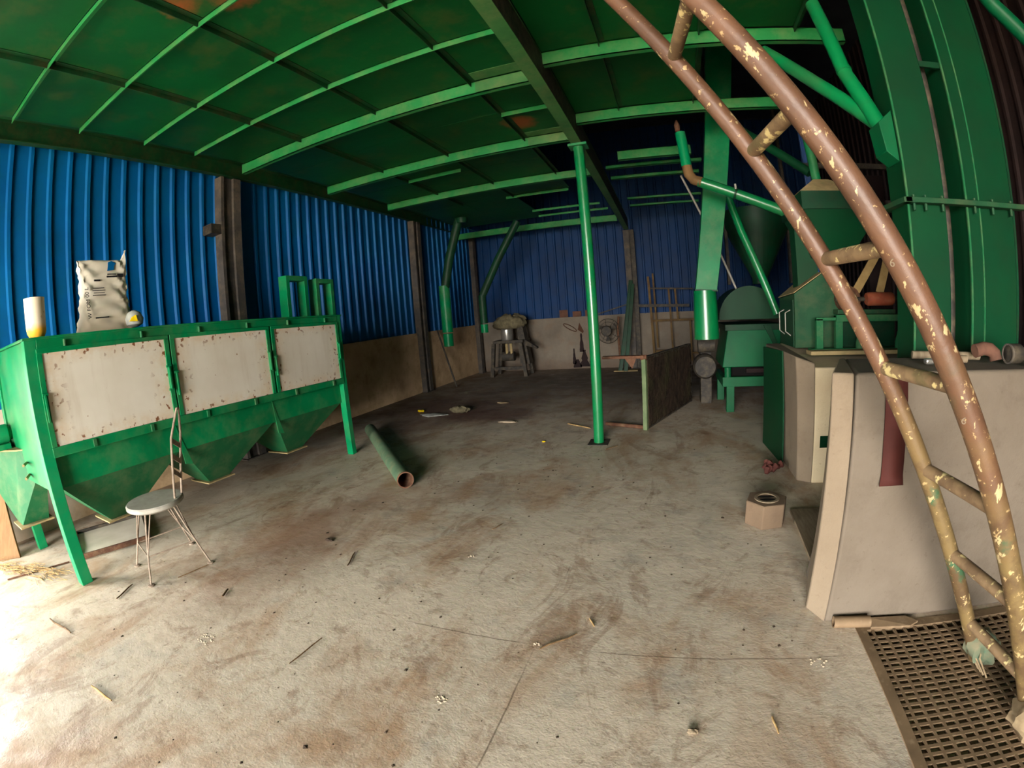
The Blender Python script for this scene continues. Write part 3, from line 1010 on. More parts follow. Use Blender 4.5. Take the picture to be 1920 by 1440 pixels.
for k in range(7):
    a = 2.2 + k * .28
    p0 = V((1.54, 1.62, .16))
    pm = V((1.585 + .10 * math.cos(a), 1.61 + .10 * math.sin(a), .09))
    p1 = V((1.585 + .04 * math.cos(a), 1.58 + .09 * math.sin(a) - .03, .012))
    obj('cord', MB().tube([p0, (p0 + pm) / 2 + V((.01, 0, .02)), pm, p1], .0045, 6), 'jute', rg)
rag('wrapped_sacking', (1.60, 1.13, .004), .11, .19, 'jute', 'beige sacking wrapped round the near ladder foot', 5)
# scratched figures on the near rail
for (tt, px) in ((1.93, 0), (1.44, 0)):
    p = F2 + Ld * tt
    out = V((-.72, -.60, -.36)).normalized()
    q = text_mesh('scratched_figure', '6', .034, p + out * .042, (0, 0, 0), 'plinth_edge', lad)
    zax = out
    xax = V((.75, -.62, -.15)); xax = (xax - zax * xax.dot(zax)).normalized()
    yax = zax.cross(xax)
    q.rotation_euler = Matrix((xax, yax, zax)).transposed().to_euler()

# ================================================================== GRATING
gr = thing('floor_grating', 'brown steel grating over the pit at the ladder foot', 'grating', (1.02, 2.0, 0))
fm = MB()
fm.box(PX0, PX0 + .055, PY0, PY1, -.012, .006)
fm.box(PX1 - .055, PX1, PY0, PY1, -.012, .006)
fm.box(PX0 + .055, PX1 - .055, PY1 - .055, PY1, -.012, .006)
fm.box(PX0 + .055, PX1 - .055, PY0, PY0 + .055, -.012, .006)
obj('frame', fm, 'grate', gr, smooth=False)
n = 0
yy = PY1 - .055 - .022
proto = None
while yy > PY0 + .07:
    yy -= .0395
    if proto is None:
        proto = obj('bar', MB().box(PX0 + .055, PX1 - .055, yy, yy + .0155, -.012, .002), 'grate', gr, smooth=False)
        py0 = yy
    else:
        twin(proto, 'bar', gr, (0, yy - py0, 0))
xx = PX0 + .055 + .028
proto = None
while xx < PX1 - .07:
    if proto is None:
        proto = obj('cross_bar', MB().box(xx, xx + .014, PY0 + .055, PY1 - .055, -.014, .0019), 'grate', gr, smooth=False)
        px0 = xx
    else:
        twin(proto, 'cross_bar', gr, (xx - px0, 0, 0))
    xx += .0615
st = thing('flattened_pipe', 'flattened brown pipe end lying on the grating corner', 'pipe', (1.1, 1.98, 0))
obj('tube', MB().pipe((.90, 2.0, .034), (1.10, 1.985, .034), .034, .026, 18).map(lambda a, b, c: (a, b, c * .85)), 'grate', st)
obj('tongue', MB().prism([(1.10, 1.95, .006), (1.32, 1.93, .010), (1.38, 1.96, .010), (1.32, 2.01, .014), (1.10, 2.015, .02)], (0, 0, .012)), 'grate', st, smooth=False)

# ================================================================== PLINTHS
def block(pts, z0, z1):
    return MB().prism([(x, y, z0) for x, y in pts], (0, 0, z1 - z0))
pl = thing('concrete_wall_block', 'large grey plastered wall block behind the ladder', 'concrete block', (1.6, 2.3, 0))
front = [(.905, 2.10), (4.1, 2.10), (4.1, 2.64), (1.02, 2.64)]
m = MB().hexa([(.862, 2.035, 0), (4.1, 2.035, 0), (4.1, 2.64, 0), (.862, 2.5, 0)],
              [(.905, 2.17, 1.26), (4.1, 2.17, 1.26), (4.1, 2.64, 1.27), (1.03, 2.66, 1.27)])
obj('core', m, 'plinth', pl, bevel=.02, seg=3)
m = MB().hexa([(.79, 2.17, 0), (.862, 2.034, 0), (.90, 2.5, 0), (.88, 2.5, 0)],
              [(.792, 2.20, 1.262), (.895, 2.165, 1.262), (1.04, 2.66, 1.272), (1.0, 2.66, 1.272)])
obj('corner_face', m, 'plinth_edge', pl, bevel=.012, label='pale plastered corner strip')
rs = thing('rubber_strip', 'red-brown strip hanging down the grey wall block', 'strip', (1.12, 2.14, .7))
prf = [(2.30, 1.285), (2.18, 1.285), (2.150, 1.26), (2.135, 1.15), (2.122, .95), (2.105, .78), (2.085, .735)]
m = MB()
xs = (1.055, 1.175)
up = [(xs[0] - .012 * (i == len(prf) - 1), a, b) for i, (a, b) in enumerate(prf)]
dn = [(xs[1], a, b) for a, b in prf]
k = len(prf)
m.poly(up + dn, [(i, i + 1, k + i + 1, k + i) for i in range(k - 1)])
obj('band', m, 'red_strip', rs, solid=.008)

p2 = thing('limewashed_block', 'cream limewashed machine footing with a small green rectangle', 'concrete block', (1.7, 4.5, 0))
m = MB().hexa([(1.31, 4.00, 0), (3.9, 4.00, 0), (3.9, 5.5, 0), (1.31, 5.4, 0)],
              [(1.30, 4.06, 1.02), (3.9, 4.06, 1.02), (3.9, 5.5, 1.12), (1.30, 5.4, 1.12)])
obj('core', m, 'plinth_white', p2, bevel=.015)
m = MB().hexa([(1.19, 4.08, 0), (1.312, 3.995, 0), (1.312, 5.4, 0), (1.19, 5.4, 0)],
              [(1.14, 4.12, 1.115), (1.302, 4.05, 1.06), (1.302, 5.4, 1.12), (1.14, 5.4, 1.12)])
obj('corner_face', m, 'plinth_edge', p2, bevel=.012)
obj('green_rectangle', MB().box(1.365, 1.50, 4.005, 4.012, .325, .43).map(lambda a, b, c: (a, 3.992 + c * .059, c)), 'green_elev', p2, smooth=False)
obj('broken_hole', MB().prism([(1.50, 4.004, .13), (1.60, 4.004, .10), (1.60, 4.004, .26), (1.52, 4.004, .24)], (0, -.004, 0)), 'dark_steel', p2, smooth=False)
gs = obj('green_steel_sheet', MB().hexa([(1.15, 4.52, .0), (1.10, 5.30, .0), (1.115, 5.30, .0), (1.165, 4.52, .0)],
                                        [(1.12, 4.55, 1.12), (1.08, 5.26, 1.10), (1.095, 5.26, 1.10), (1.135, 4.55, 1.12)]), 'green_elev', bevel=.003)
tag(origin(gs, (1.13, 4.9, 0)), 'dark green steel sheet against the side of the cream footing', 'steel sheet')
pk = obj('floor_plank', MB().hexa([(.97, 3.42, .0), (1.22, 3.42, 0), (1.02, 2.60, 0), (.93, 2.60, 0)],
                                  [(.97, 3.42, .025), (1.22, 3.42, .025), (1.02, 2.60, .025), (.93, 2.60, .025)]), 'wood_grey', bevel=.003)
tag(origin(pk, (1.05, 3.0, 0)), 'grey timber plank on the floor between the two footings', 'plank')
rr_ = MB()
random.seed(4)
for k in range(9):
    a = V((1.00 + random.uniform(-.09, .09), 4.33 + random.uniform(-.07, .07), .03))
    b = a + V((random.uniform(-.09, .09), random.uniform(-.06, .06), random.uniform(-.02, .05)))
    rr_.tube([a, (a + b) / 2 + V((0, 0, .03)), b], [.025, .032, .018], 8)
o = obj('red_rag', rr_, paint('red_brown_rag', lin(98, 58, 50), lin(80, 46, 42), .95, 12))
tag(origin(o, (1.00, 4.33, 0)), 'crumpled red-brown rag on the floor by the cream footing', 'rag')

hx = thing('hexagonal_block', 'small hexagonal concrete block with a slotted top', 'concrete block', (.74, 3.27, 0))
hp = [(.74 + .165 * math.cos(math.radians(60 * i + 12)), 3.27 + .165 * math.sin(math.radians(60 * i + 12))) for i in range(6)]
obj('body', block(hp, 0, .185), m_concrete('brown_cement', lin(108, 90, 71), lin(94, 78, 61), lin(78, 62, 48)), hx, bevel=.008)
for dy in (-.025, .025):
    obj('slot', MB().prism([(.74 + .062 * math.cos(a), 3.27 + dy + .018 * math.sin(a), .1856) for a in [2 * math.pi * i / 16 for i in range(16)]], (0, 0, .001)), 'black', hx, smooth=False)
obj('slot_ring', MB().lathe([(.072, 0), (.095, 0), (.095, .006), (.072, .006)], (.74, 3.27, .1855), 28, closed=True), 'wood_grey', hx)

# ------------------------------------------------------------------ tools on the grey wall block
ZT = 1.275
tl = obj('short_bar', MB().box(1.37, 1.42, 2.30, 2.34, ZT, ZT + .03), 'bright_steel', bevel=.008)
tag(origin(tl, (1.4, 2.32, ZT)), 'short bright steel fitting on the wall block left of the bars', 'fitting')
tl = obj('timber_bar', MB().tube([(1.40, 2.52, ZT + .025), (1.80, 2.42, ZT + .025)], .022, 12), 'wood_grey')
tag(origin(tl, (1.6, 2.47, ZT)), 'longer round timber lying along the elevator foot', 'timber')
tl = obj('timber_bar', MB().tube([(1.52, 2.36, ZT + .02), (1.65, 2.335, ZT + .02)], .02, 12), 'wood_grey')
tag(origin(tl, (1.66, 2.33, ZT)), 'shorter round timber in front of the longer one', 'timber')
el = [(1.78 + .10 * math.sin(a), 2.36, ZT + .045 + .0 + .07 * (1 - math.cos(a)) * 0 + .05 * math.sin(a * 1.0) * (1 if a < 1.6 else 1)) for a in [0, .4, .8, 1.2, 1.57]]
el = [(1.70, 2.33, ZT + .062), (1.76, 2.33, ZT + .075), (1.80, 2.32, ZT + .07), (1.825, 2.31, ZT + .05), (1.83, 2.30, ZT + .015)]
tl = obj('pipe_elbow', MB().tube(el, .036, 16), 'brick')
tag(origin(tl, (1.78, 2.32, ZT)), 'red-brown pipe elbow on the grey wall block', 'pipe fitting')
cu = thing('rubber_cup', 'dark rubber coupling tipped over beside the pipe elbow', 'coupling', (1.95, 2.28, ZT))
obj('cup', MB().lathe([(.045, -.05), (.052, -.045), (.052, .03), (.03, .06), (.0, .06)], (1.95, 2.28, ZT + .052), 20, 'x').map(lambda a, b, c: (a, b, c)), 'dark_steel', cu)
obj('ring', MB().lathe([(.045, -.056), (.053, -.056), (.053, -.044), (.045, -.044)], (1.95, 2.28, ZT + .052), 20, 'x', closed=True), 'column', cu)
tl = obj('short_stick', MB().tube([(1.97, 2.20, ZT + .01), (2.2, 2.18, ZT + .01)], .01, 8), 'wood')
tag(origin(tl, (2.08, 2.19, ZT)), 'thin stick at the right end of the grey wall block', 'stick')

# ================================================================== BUCKET ELEVATOR
ev = thing('bucket_elevator', 'tall deep green twin-leg bucket elevator at the right', 'elevator', (1.9, 2.8, 0))
def leg_box(x0, x1, y0, y1, z0, z1):
    m = MB().box(x0, x1, y0, y1, z0, z1)
    return m
for (xa, xb) in ((1.50, 1.765), (1.925, 2.30)):
    lg = obj('trunk', leg_box(xa, xb, 2.67, 2.90, .35, 6.35), 'green_elev', ev, bevel=.006)
    xm = xa if xa < 1.6 else 1.925
    obj('edge_bead', MB().box(xa - .008, xa + .004, 2.662, 2.674, .36, 6.3), 'green_dusty', lg, smooth=False)
    if xa > 1.6:
        obj('edge_bead', MB().box(2.015, 2.025, 2.664, 2.672, .36, 6.3), 'green_dusty', lg, smooth=False)
        obj('edge_bead', MB().box(2.288, 2.304, 2.664, 2.672, .36, 6.3), 'green_dark', lg, smooth=False)
fl_ = MB()
fl_.box(1.45, 2.36, 2.60, 2.665, 2.14, 2.172)
fl_.box(1.44, 1.497, 2.60, 2.96, 2.14, 2.172)
fl_.box(1.45, 2.36, 2.905, 2.96, 2.14, 2.172)
obj('flange', fl_, 'green_sep', ev, bevel=.004)
for xx in (1.52, 1.60, 1.72, 1.96, 2.1, 2.25):
    obj('flange_bolt', MB().tube([(xx, 2.63, 2.10), (xx, 2.63, 2.19)], .009, 8), 'green_sep', ev)
obj('tie_bracket', MB().box(1.76, 1.93, 2.68, 2.70, 3.02, 3.06), 'green_dark', ev, smooth=False)
obj('chain_tube', MB().tube([(1.845, 2.80, .3), (1.845, 2.80, 6.3)], .03, 14), 'dark_steel', ev)
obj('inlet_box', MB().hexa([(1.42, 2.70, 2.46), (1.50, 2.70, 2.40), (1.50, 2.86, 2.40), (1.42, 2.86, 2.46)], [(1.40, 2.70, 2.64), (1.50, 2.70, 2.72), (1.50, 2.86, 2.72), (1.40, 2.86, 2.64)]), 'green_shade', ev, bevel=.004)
obj('boot', MB().box(1.45, 2.35, 2.66, 3.05, .0, .40), 'green_elev', ev, bevel=.006)

def spout(label, pts, r, mat='green', joint=None, name='spout_pipe', nseg=18, cat='pipe'):
    t = thing(name, label, cat, pts[0])
    obj('tube', MB().tube(pts, r, nseg), mat, t)
    if joint:
        for (f, i) in joint:
            a, b = V(pts[i]), V(pts[i + 1])
            c = a.lerp(b, f)
            d = (b - a).normalized()
            obj('joint_band', MB().tube([c - d * .012, c + d * .012], r * 1.07, nseg), mat, t)
    return t
sb = spout('branching green spout pipes joining the elevator side', [(1.31, 3.08, 3.70), (1.36, 2.98, 3.14), (1.37, 2.96, 3.06), (1.44, 2.80, 2.68), (1.495, 2.765, 2.60)], .052, 'green_gloss', [(.5, 1)], name='branch_spout')
obj('side_tube', MB().tube([(1.50, 2.77, 2.60), (1.21, 3.16, 3.10), (.985, 3.5, 3.535)], .05, 18), 'green_gloss', sb)
spout('green pipe crossing the top right corner of the picture', [(2.12, 2.55, 3.95), (2.40, 2.52, 3.44), (2.62, 2.50, 3.2), (2.70, 2.50, 2.95)], .055, 'green_shade')

# ================================================================== SEPARATOR MACHINE
sm = thing('grain_separator', 'dusty green separator with belt pulleys on the cream footing', 'machine', (1.9, 4.9, 1.12))
bx = MB().poly([(1.31, 4.74, 1.125), (1.31, 5.38, 1.125), (1.78, 5.38, 1.125), (1.78, 4.74, 1.125),
                (1.31, 4.74, 1.66), (1.31, 5.38, 1.62), (1.62, 5.38, 1.86), (1.62, 4.74, 1.86), (1.78, 5.38, 1.86), (1.78, 4.74, 1.86)],
               [(0, 3, 2, 1), (0, 1, 5, 4), (1, 2, 8, 6, 5), (2, 3, 9, 8), (3, 0, 4, 7, 9), (4, 5, 6, 7), (7, 6, 8, 9)])
obj('housing', bx, 'green_sep', sm, bevel=.005)
obj('roof_plate', MB().prism([(1.30, 4.72, 1.666), (1.30, 5.40, 1.626), (1.62, 5.40, 1.866), (1.62, 4.72, 1.866)], (0, 0, .008)), 'dust_top', sm, smooth=False)
obj('side_panel', MB().box(1.300, 1.312, 4.78, 5.34, 1.14, 1.60), 'green_dark', sm, smooth=False)
for yy in (4.88, 5.14):
    obj('wire_handle', MB().tube([(1.30, yy, 1.50), (1.26, yy + .06, 1.47), (1.26, yy + .06, 1.28), (1.30, yy, 1.24)], .006, 8), 'seat_grey', sm)
obj('front_fin', MB().prism([(1.78, 4.74, 1.86), (1.80, 4.70, 1.62), (1.78, 4.74, 1.62)], (.01, 0, 0)), 'green_dark', sm, smooth=False)
# angle-iron stand in front with screw jacks
sf = MB()
for (a, b, c, d) in ((1.46, 1.53, 1.125, 1.42), (1.66, 1.735, 1.125, 1.45), (2.38, 2.44, 1.125, 1.45)):
    sf.box(a, b, 4.50, 4.56, c, d)
sf.box(1.46, 1.70, 4.50, 4.56, 1.40, 1.43)
sf.box(1.66, 2.44, 4.48, 4.56, 1.39, 1.455)
sf.box(1.40, 2.45, 4.46, 4.60, 1.122, 1.14)
obj('stand', sf, 'green_dusty', sm, bevel=.004)
obj('base_rail', MB().box(1.34, 2.46, 4.30, 4.46, 1.10, 1.135), 'dust_top', sm, smooth=False)
for xx in (1.90, 2.33):
    jk = obj('screw_jack', MB().lathe([(.045, 0), (.045, .06), (.038, .09), (.028, .12), (.024, .15), (.01, .17), (.0, .17)], (xx, 4.46, 1.14), 16), 'green_dusty', sm)
    obj('spindle', MB().tube([(xx, 4.46, 1.30), (xx, 4.46, 1.41)], .008, 8), 'seat_grey', jk)
obj('inner_panel', MB().box(1.75, 2.36, 4.62, 4.64, 1.14, 1.39), 'green_dark', sm, smooth=False)
obj('bearing_bed', MB().box(1.72, 2.36, 4.60, 4.86, 1.456, 1.50), 'green_sep', sm, bevel=.004)
pu = obj('pulley', MB().lathe([(.0, -.09), (.10, -.09), (.125, -.085), (.125, .085), (.10, .09), (.0, .09)], (1.86, 4.72, 1.60), 28, 'y'), 'rust', sm)
o2 = obj('pulley', MB().lathe([(.0, -.15), (.055, -.15), (.066, -.13), (.066, .13), (.055, .15), (.0, .15)], (2.17, 4.58, 1.60), 28, 'x'), 'orange', sm)
obj('shaft', MB().tube([(1.72, 4.66, 1.60), (2.46, 4.58, 1.60)], .022, 12), 'dark_steel', sm)
for (xa, za, xb, zb) in ((1.94, 1.68, 2.36, 2.24), (2.20, 1.66, 2.42, 2.24)):
    obj('drive_belt', MB().bar((xa, 4.64, za), (xb, 4.72, zb), .085, .012, up=(0, 1, 0)).map(lambda a, b, c: (a, b, c)), 'tan_belt', sm, smooth=False)
obj('maroon_guard', MB().box(2.24, 2.50, 4.95, 4.99, 1.14, 2.9), 'maroon', sm, smooth=False)
# feed hopper above
ht = [(1.38, 4.55, 2.47), (2.22, 4.55, 2.47), (2.22, 5.35, 2.47), (1.38, 5.35, 2.47)]
hb = [(1.62, 4.78, 1.86), (1.82, 4.78, 1.86), (1.82, 5.05, 1.86), (1.62, 5.05, 1.86)]
ht2 = [(1.42, 4.55, 2.47), (2.24, 4.55, 2.47), (2.24, 5.35, 2.47), (1.42, 5.35, 2.47)]
hb2 = [(1.56, 4.74, 2.02), (1.94, 4.74, 2.02), (1.94, 5.1, 2.02), (1.56, 5.1, 2.02)]
fh = obj('feed_hopper', MB().shell(ht2, hb2), 'green_elev', sm, solid=.006, smooth=False)
obj('hopper_rim', MB().box(1.40, 2.26, 4.53, 5.37, 2.46, 2.53), 'green_dark', fh, smooth=False)
obj('hopper_lid', MB().hexa([(1.40, 4.55, 2.64), (2.06, 4.55, 2.64), (2.06, 5.2, 2.64), (1.40, 5.2, 2.64)],
                            [(1.62, 4.75, 2.80), (1.78, 4.75, 2.80), (1.78, 5.0, 2.80), (1.62, 5.0, 2.80)]), 'dust_top', fh, smooth=False)
obj('lid_skirt', MB().box(1.41, 2.05, 4.56, 5.19, 2.53, 2.64), 'green_dark', fh, smooth=False)
obj('feed_column', MB().box(1.40, 1.63, 4.90, 5.10, 1.70, 2.42), 'green_elev', sm, bevel=.004)
obj('feed_pipe', MB().tube([(1.70, 4.88, 2.79), (1.66, 4.88, 3.3), (1.62, 4.88, 3.75)], .05, 16), 'green', sm)
obj('branch_pipe', MB().tube([(1.66, 4.95, 2.92), (1.36, 5.2, 3.25), (1.05, 5.45, 3.6)], .05, 16), 'green_elev', sm)

gd = thing('guard_rail', 'dark two-bar rail in the shade behind the feed pipe', 'rail', (3.57, 6.33, 0))
for zz in (2.85, 3.35):
    obj('rail', MB().box(1.9, 3.54, 6.30, 6.36, zz, zz + .07), 'dark_steel', gd, smooth=False)
obj('post', MB().box(3.54, 3.60, 6.30, 6.36, 0, 3.42), 'dark_steel', gd, smooth=False)

# ================================================================== CHUTE, ELBOW PIPE, DRUM
ch = thing('square_chute', 'bright green square chute with a round cuff hanging from above', 'chute', (.7, 6.2, 1.13))
a_ = [(1.13, 6.1, 6.39), (1.53, 6.1, 6.39), (1.53, 6.32, 6.39), (1.13, 6.32, 6.39)]
b_ = [(.40, 6.1, 1.77), (.675, 6.1, 1.75), (.675, 6.32, 1.75), (.40, 6.32, 1.77)]
obj('duct', MB().hexa(b_, a_), 'green', ch, bevel=.005)
obj('cuff', MB().lathe([(.16, 1.13), (.165, 1.13), (.158, 1.5), (.148, 1.755), (0, 1.755)], (.525, 6.21, 0), 28), 'green_gloss', ch)
obj('seam_band', MB().hexa([(.39, 6.09, 1.755), (.685, 6.09, 1.735), (.685, 6.33, 1.735), (.39, 6.33, 1.755)],
                           [(.392, 6.09, 1.775), (.687, 6.09, 1.755), (.687, 6.33, 1.755), (.392, 6.33, 1.775)]), 'green_dark', ch, smooth=False)
ep = thing('elbow_pipe', 'green pipe with a rusty elbow slanting behind the ladder', 'pipe', (.4, 5.5, 3.0))
obj('upper_tube', MB().tube([(.36, 5.5, 3.62), (.385, 5.5, 3.2)], .062, 18), 'green_bright', ep)
obj('elbow', MB().tube([(.385, 5.5, 3.22), (.40, 5.5, 3.10), (.45, 5.5, 3.03), (.54, 5.48, 2.99)], .060, 18), paint('rusty_elbow', lin(122, 92, 58), lin(96, 74, 46), .75, 8), ep)
obj('lower_tube', MB().tube([(.50, 5.49, 3.005), (1.63, 5.45, 2.537)], .062, 18), 'green_gloss', ep)
obj('joint_band', MB().tube([(.90, 5.44, 2.829), (.92, 5.437, 2.82)], .067, 18), 'green_dark', ep)
obj('joint_bolt', MB().tube([(.91, 5.40, 2.87), (.91, 5.40, 2.93)], .012, 8), 'seat_grey', ep)
obj('top_flap', MB().lathe([(.0, 0), (.03, .02), (.035, .10), (.015, .16), (0, .17)], (.335, 5.5, 3.62), 10), 'rust', ep)

dm = thing('drum_cleaner', 'green drum machine on a low frame beside the chute', 'machine', (1.2, 7.2, 0))
arc = [(1.24 + .46 * math.cos(a), 1.34 + .48 * math.sin(a)) for a in [math.pi * i / 20 for i in range(21)]]
obj('drum_hood', MB().prism([(x_, 6.95, z_) for x_, z_ in arc], (0, 1.0, 0)), 'green_elev', dm)
obj('drum_shelf', MB().box(.86, 1.70, 6.93, 7.95, 1.18, 1.27), 'green_dark', dm, bevel=.005)
tb = MB().hexa([(.80, 6.86, .66), (1.66, 6.86, .66), (1.66, 7.9, .66), (.80, 7.9, .66)],
               [(.90, 6.95, 1.20), (1.70, 6.95, 1.20), (1.70, 7.9, 1.20), (.90, 7.9, 1.20)])
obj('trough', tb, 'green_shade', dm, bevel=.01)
obj('trough_gusset', MB().prism([(1.42, 6.85, 1.25), (1.52, 6.85, 1.25), (1.62, 6.84, .98), (1.56, 6.84, .98)], (0, .03, 0)), 'green_elev', dm, smooth=False)
fr = MB()
fr.box(.80, 1.72, 6.84, 6.92, .38, .52)
fr.box(.80, .88, 6.92, 7.9, .38, .50)
fr.box(1.64, 1.72, 6.92, 7.9, .38, .50)
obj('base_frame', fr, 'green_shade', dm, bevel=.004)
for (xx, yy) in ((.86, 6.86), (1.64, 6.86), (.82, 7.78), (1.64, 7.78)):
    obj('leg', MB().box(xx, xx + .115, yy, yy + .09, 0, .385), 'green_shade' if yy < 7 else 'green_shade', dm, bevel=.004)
obj('roller', MB().tube([(.88, 6.88, .52), (.88, 6.88, .66)], .05, 14), 'green_shade', dm)
obj('dark_gap', MB().box(.95, 1.64, 6.98, 7.8, .52, .655), 'black', dm, smooth=False)
obj('slack_plate', MB().box(1.16, 1.42, 6.90, 6.97, .57, .63), 'maroon', dm, smooth=False)
spout('green pipe slanting down into the drum machine', [(.96, 6.6, 3.15), (1.12, 6.55, 2.55), (1.52, 6.40, 1.42)], .055, 'green_gloss')
spout('thin bare rod slanting behind the square chute', [(.40, 7.2, 3.55), (1.09, 7.2, 1.79)], .016, 'seat_grey', name='slanting_rod', nseg=8, cat='rod')
bh = thing('cone_hopper', 'dark green cone hopper behind the slanting pipes', 'hopper', (1.6, 8.6, 1.9))
obj('cone', MB().lathe([(.60, 3.2), (.60, 2.9), (.14, 2.0), (.14, 1.9)], (1.75, 8.6, 0), 24), 'green_dark', bh)
obj('hanger', MB().box(1.15, 1.20, 8.5, 8.6, 1.9, 6.4), 'dark_steel', bh, smooth=False)
obj('hanger', MB().box(2.3, 2.35, 8.5, 8.6, 1.9, 6.4), 'dark_steel', bh, smooth=False)
# motor and gearbox lurking behind the chute
mg = thing('gear_drive', 'dark dirty gear drive under the square chute', 'machine', (.75, 7.6, 0))
obj('bracket', MB().box(.52, .70, 7.5, 7.8, .0, 1.45), 'dark_steel', mg, bevel=.01)
obj('gear_case', MB().lathe([(.0, -.15), (.16, -.15), (.19, -.1), (.19, .1), (.16, .15), (0, .15)], (.58, 7.4, .62), 20, 'y'), 'dark_steel', mg)
obj('motor', MB().tube([(.48, 7.4, .95), (.74, 7.4, .95)], .12, 18), 'dark_steel', mg)
obj('arm', MB().bar((.50, 7.3, 1.32), (.775, 7.3, 1.26), .05, .09), 'green_elev', mg)

# ================================================================== SIEVE FRAME
sv = thing('sieve_frame', 'dark clogged sieve panel standing on edge with a green front post', 'sieve', (0, 6.8, 0))
A, B = V((-.305, 5.93, 0)), V((.355, 7.70, 0))
u = (B - A).normalized()
nrm = V((u.y, -u.x, 0))
def P(s_, z_, o_=0):
    return A + u * s_ + nrm * o_ + V((0, 0, z_))
Ls = (B - A).length
pm = MB()
nx, nz = 60, 30
random.seed(21)
for j in range(nz + 1):
    for i in range(nx + 1):
        pm.v.append(tuple(P(.04 + (Ls - .06) * i / nx, .03 + .91 * j / nz, .014 + random.uniform(0, .014))))
for j in range(nz):
    for i in range(nx):
        pm.f.append((j * (nx + 1) + i, j * (nx + 1) + i + 1, (j + 1) * (nx + 1) + i + 1, (j + 1) * (nx + 1) + i))
obj('mesh_panel', pm, 'mesh', sv, solid=.012)
obj('post', MB().bar(P(0, 0, 0), P(0, .95, 0), .055, .055, up=tuple(nrm)), 'faded_green', sv, bevel=.003)
obj('post', MB().bar(P(Ls, 0, 0), P(Ls, .95, 0), .05, .05, up=tuple(nrm)), 'dark_steel', sv, bevel=.003)
obj('frame_rail', MB().bar(P(.03, .93, 0), P(Ls - .03, .93, 0), .05, .045), 'dark_steel', sv, smooth=False)
obj('frame_rail', MB().bar(P(.03, .03, 0), P(Ls - .03, .03, 0), .05, .045), 'dark_steel', sv, smooth=False)
obj('top_arm', MB().bar((-.84, 5.97, .955), (-.30, 5.93, .955), .10, .035), 'rust', sv, bevel=.003)
obj('arm_end', MB().pipe((-.345, 5.93, .945), (-.27, 5.92, .945), .034, .026, 14), 'rust', sv)
obj('arm_bracket', MB().prism([(-.56, 5.96, .94), (-.40, 5.945, .94), (-.46, 5.95, .80)], (0, .012, 0)), 'rust', sv, smooth=False)
obj('bottom_arm', MB().tube([(-.86, 6.16, .03), (-.33, 5.95, .03)], .026, 12), 'rust', sv)

# ================================================================== REAR WALL ITEMS
rk = thing('rusty_rack', 'rusty yellowed tube rack against the rear wall', 'rack', (.25, 12.0, 0))
def tube4(name, a, b, r=.022, mat='rust_yellow'):
    obj(name, MB().bar(a, b, r * 2, r * 2), mat, rk, smooth=False)
YR = 11.95
tube4('post', (-.33, YR, 0), (-.40, YR, 2.32), .028)
tube4('post', (-.24, YR + .12, .5), (-.28, YR + .12, 2.40), .022)
tube4('post', (.14, YR, .35), (.10, YR, 1.98))
tube4('post', (.30, YR, 1.2), (.26, YR, 1.98))
tube4('post', (.62, YR, .15), (.60, YR, 1.20))
tube4('crossbar', (-.36, YR, 1.20), (.72, YR, 1.20), .025)
tube4('crossbar', (-.80, YR, 1.60), (.60, YR, 1.55), .035, 'dark_steel')
tube4('crossbar', (-.36, YR, 2.02), (.72, YR, 1.96), .02, 'dark_steel')
tube4('crossbar', (-.30, YR, .42), (.62, YR, .42), .035)
tube4('crossbar', (.55, YR, .36), (1.0, YR, .36), .02)
tube4('crossbar', (-.30, YR, .27), (.62, YR, .27), .03)

fn = thing('pedestal_fan', 'round cage fan on a bent stand before the rear wall', 'fan', (-1.25, 11.85, 0))
obj('hub', MB().lathe([(0, -.06), (.12, -.06), (.14, 0), (.10, .08), (0, .08)], (-1.52, 11.8, 1.0), 18, 'y'), 'dark_steel', fn)
obj('cage', MB().tube([(-1.48 + .30 * math.cos(a), 11.78, 1.0 + .31 * math.sin(a)) for a in [2 * math.pi * i / 30 for i in range(31)]], .010, 6), 'dark_steel', fn)
obj('cage', MB().tube([(-1.48 + .22 * math.cos(a), 11.76, 1.0 + .23 * math.sin(a)) for a in [2 * math.pi * i / 30 for i in range(31)]], .006, 6), 'dark_steel', fn)
for k in range(8):
    a = 2 * math.pi * k / 8 + .2
    obj('spoke', MB().tube([(-1.50 + .1 * math.cos(a), 11.77, 1.0 + .1 * math.sin(a)), (-1.48 + .3 * math.cos(a), 11.78, 1.0 + .31 * math.sin(a))], .007, 6), 'dark_steel', fn)
for k in range(3):
    a = 2 * math.pi * k / 3 + .5
    c, s_ = math.cos(a), math.sin(a)
    obj('blade', MB().prism([(-1.50 + .08 * c, 11.80, 1.0 + .08 * s_), (-1.50 + .26 * c - .09 * s_, 11.82, 1.0 + .26 * s_ + .09 * c), (-1.50 + .26 * c + .05 * s_, 11.79, 1.0 + .26 * s_ - .05 * c)], (0, .006, 0)), 'dark_steel', fn, smooth=False)
obj('stand', MB().tube([(-1.20, 11.85, .02), (-1.22, 11.85, .5), (-1.24, 11.85, 1.0), (-1.20, 11.86, 1.36)], .03, 10), 'rust', fn)
obj('base', MB().lathe([(0, 0), (.13, 0), (.13, .02), (.05, .04), (0, .04)], (-1.16, 11.8, 0), 20), 'dark_steel', fn)

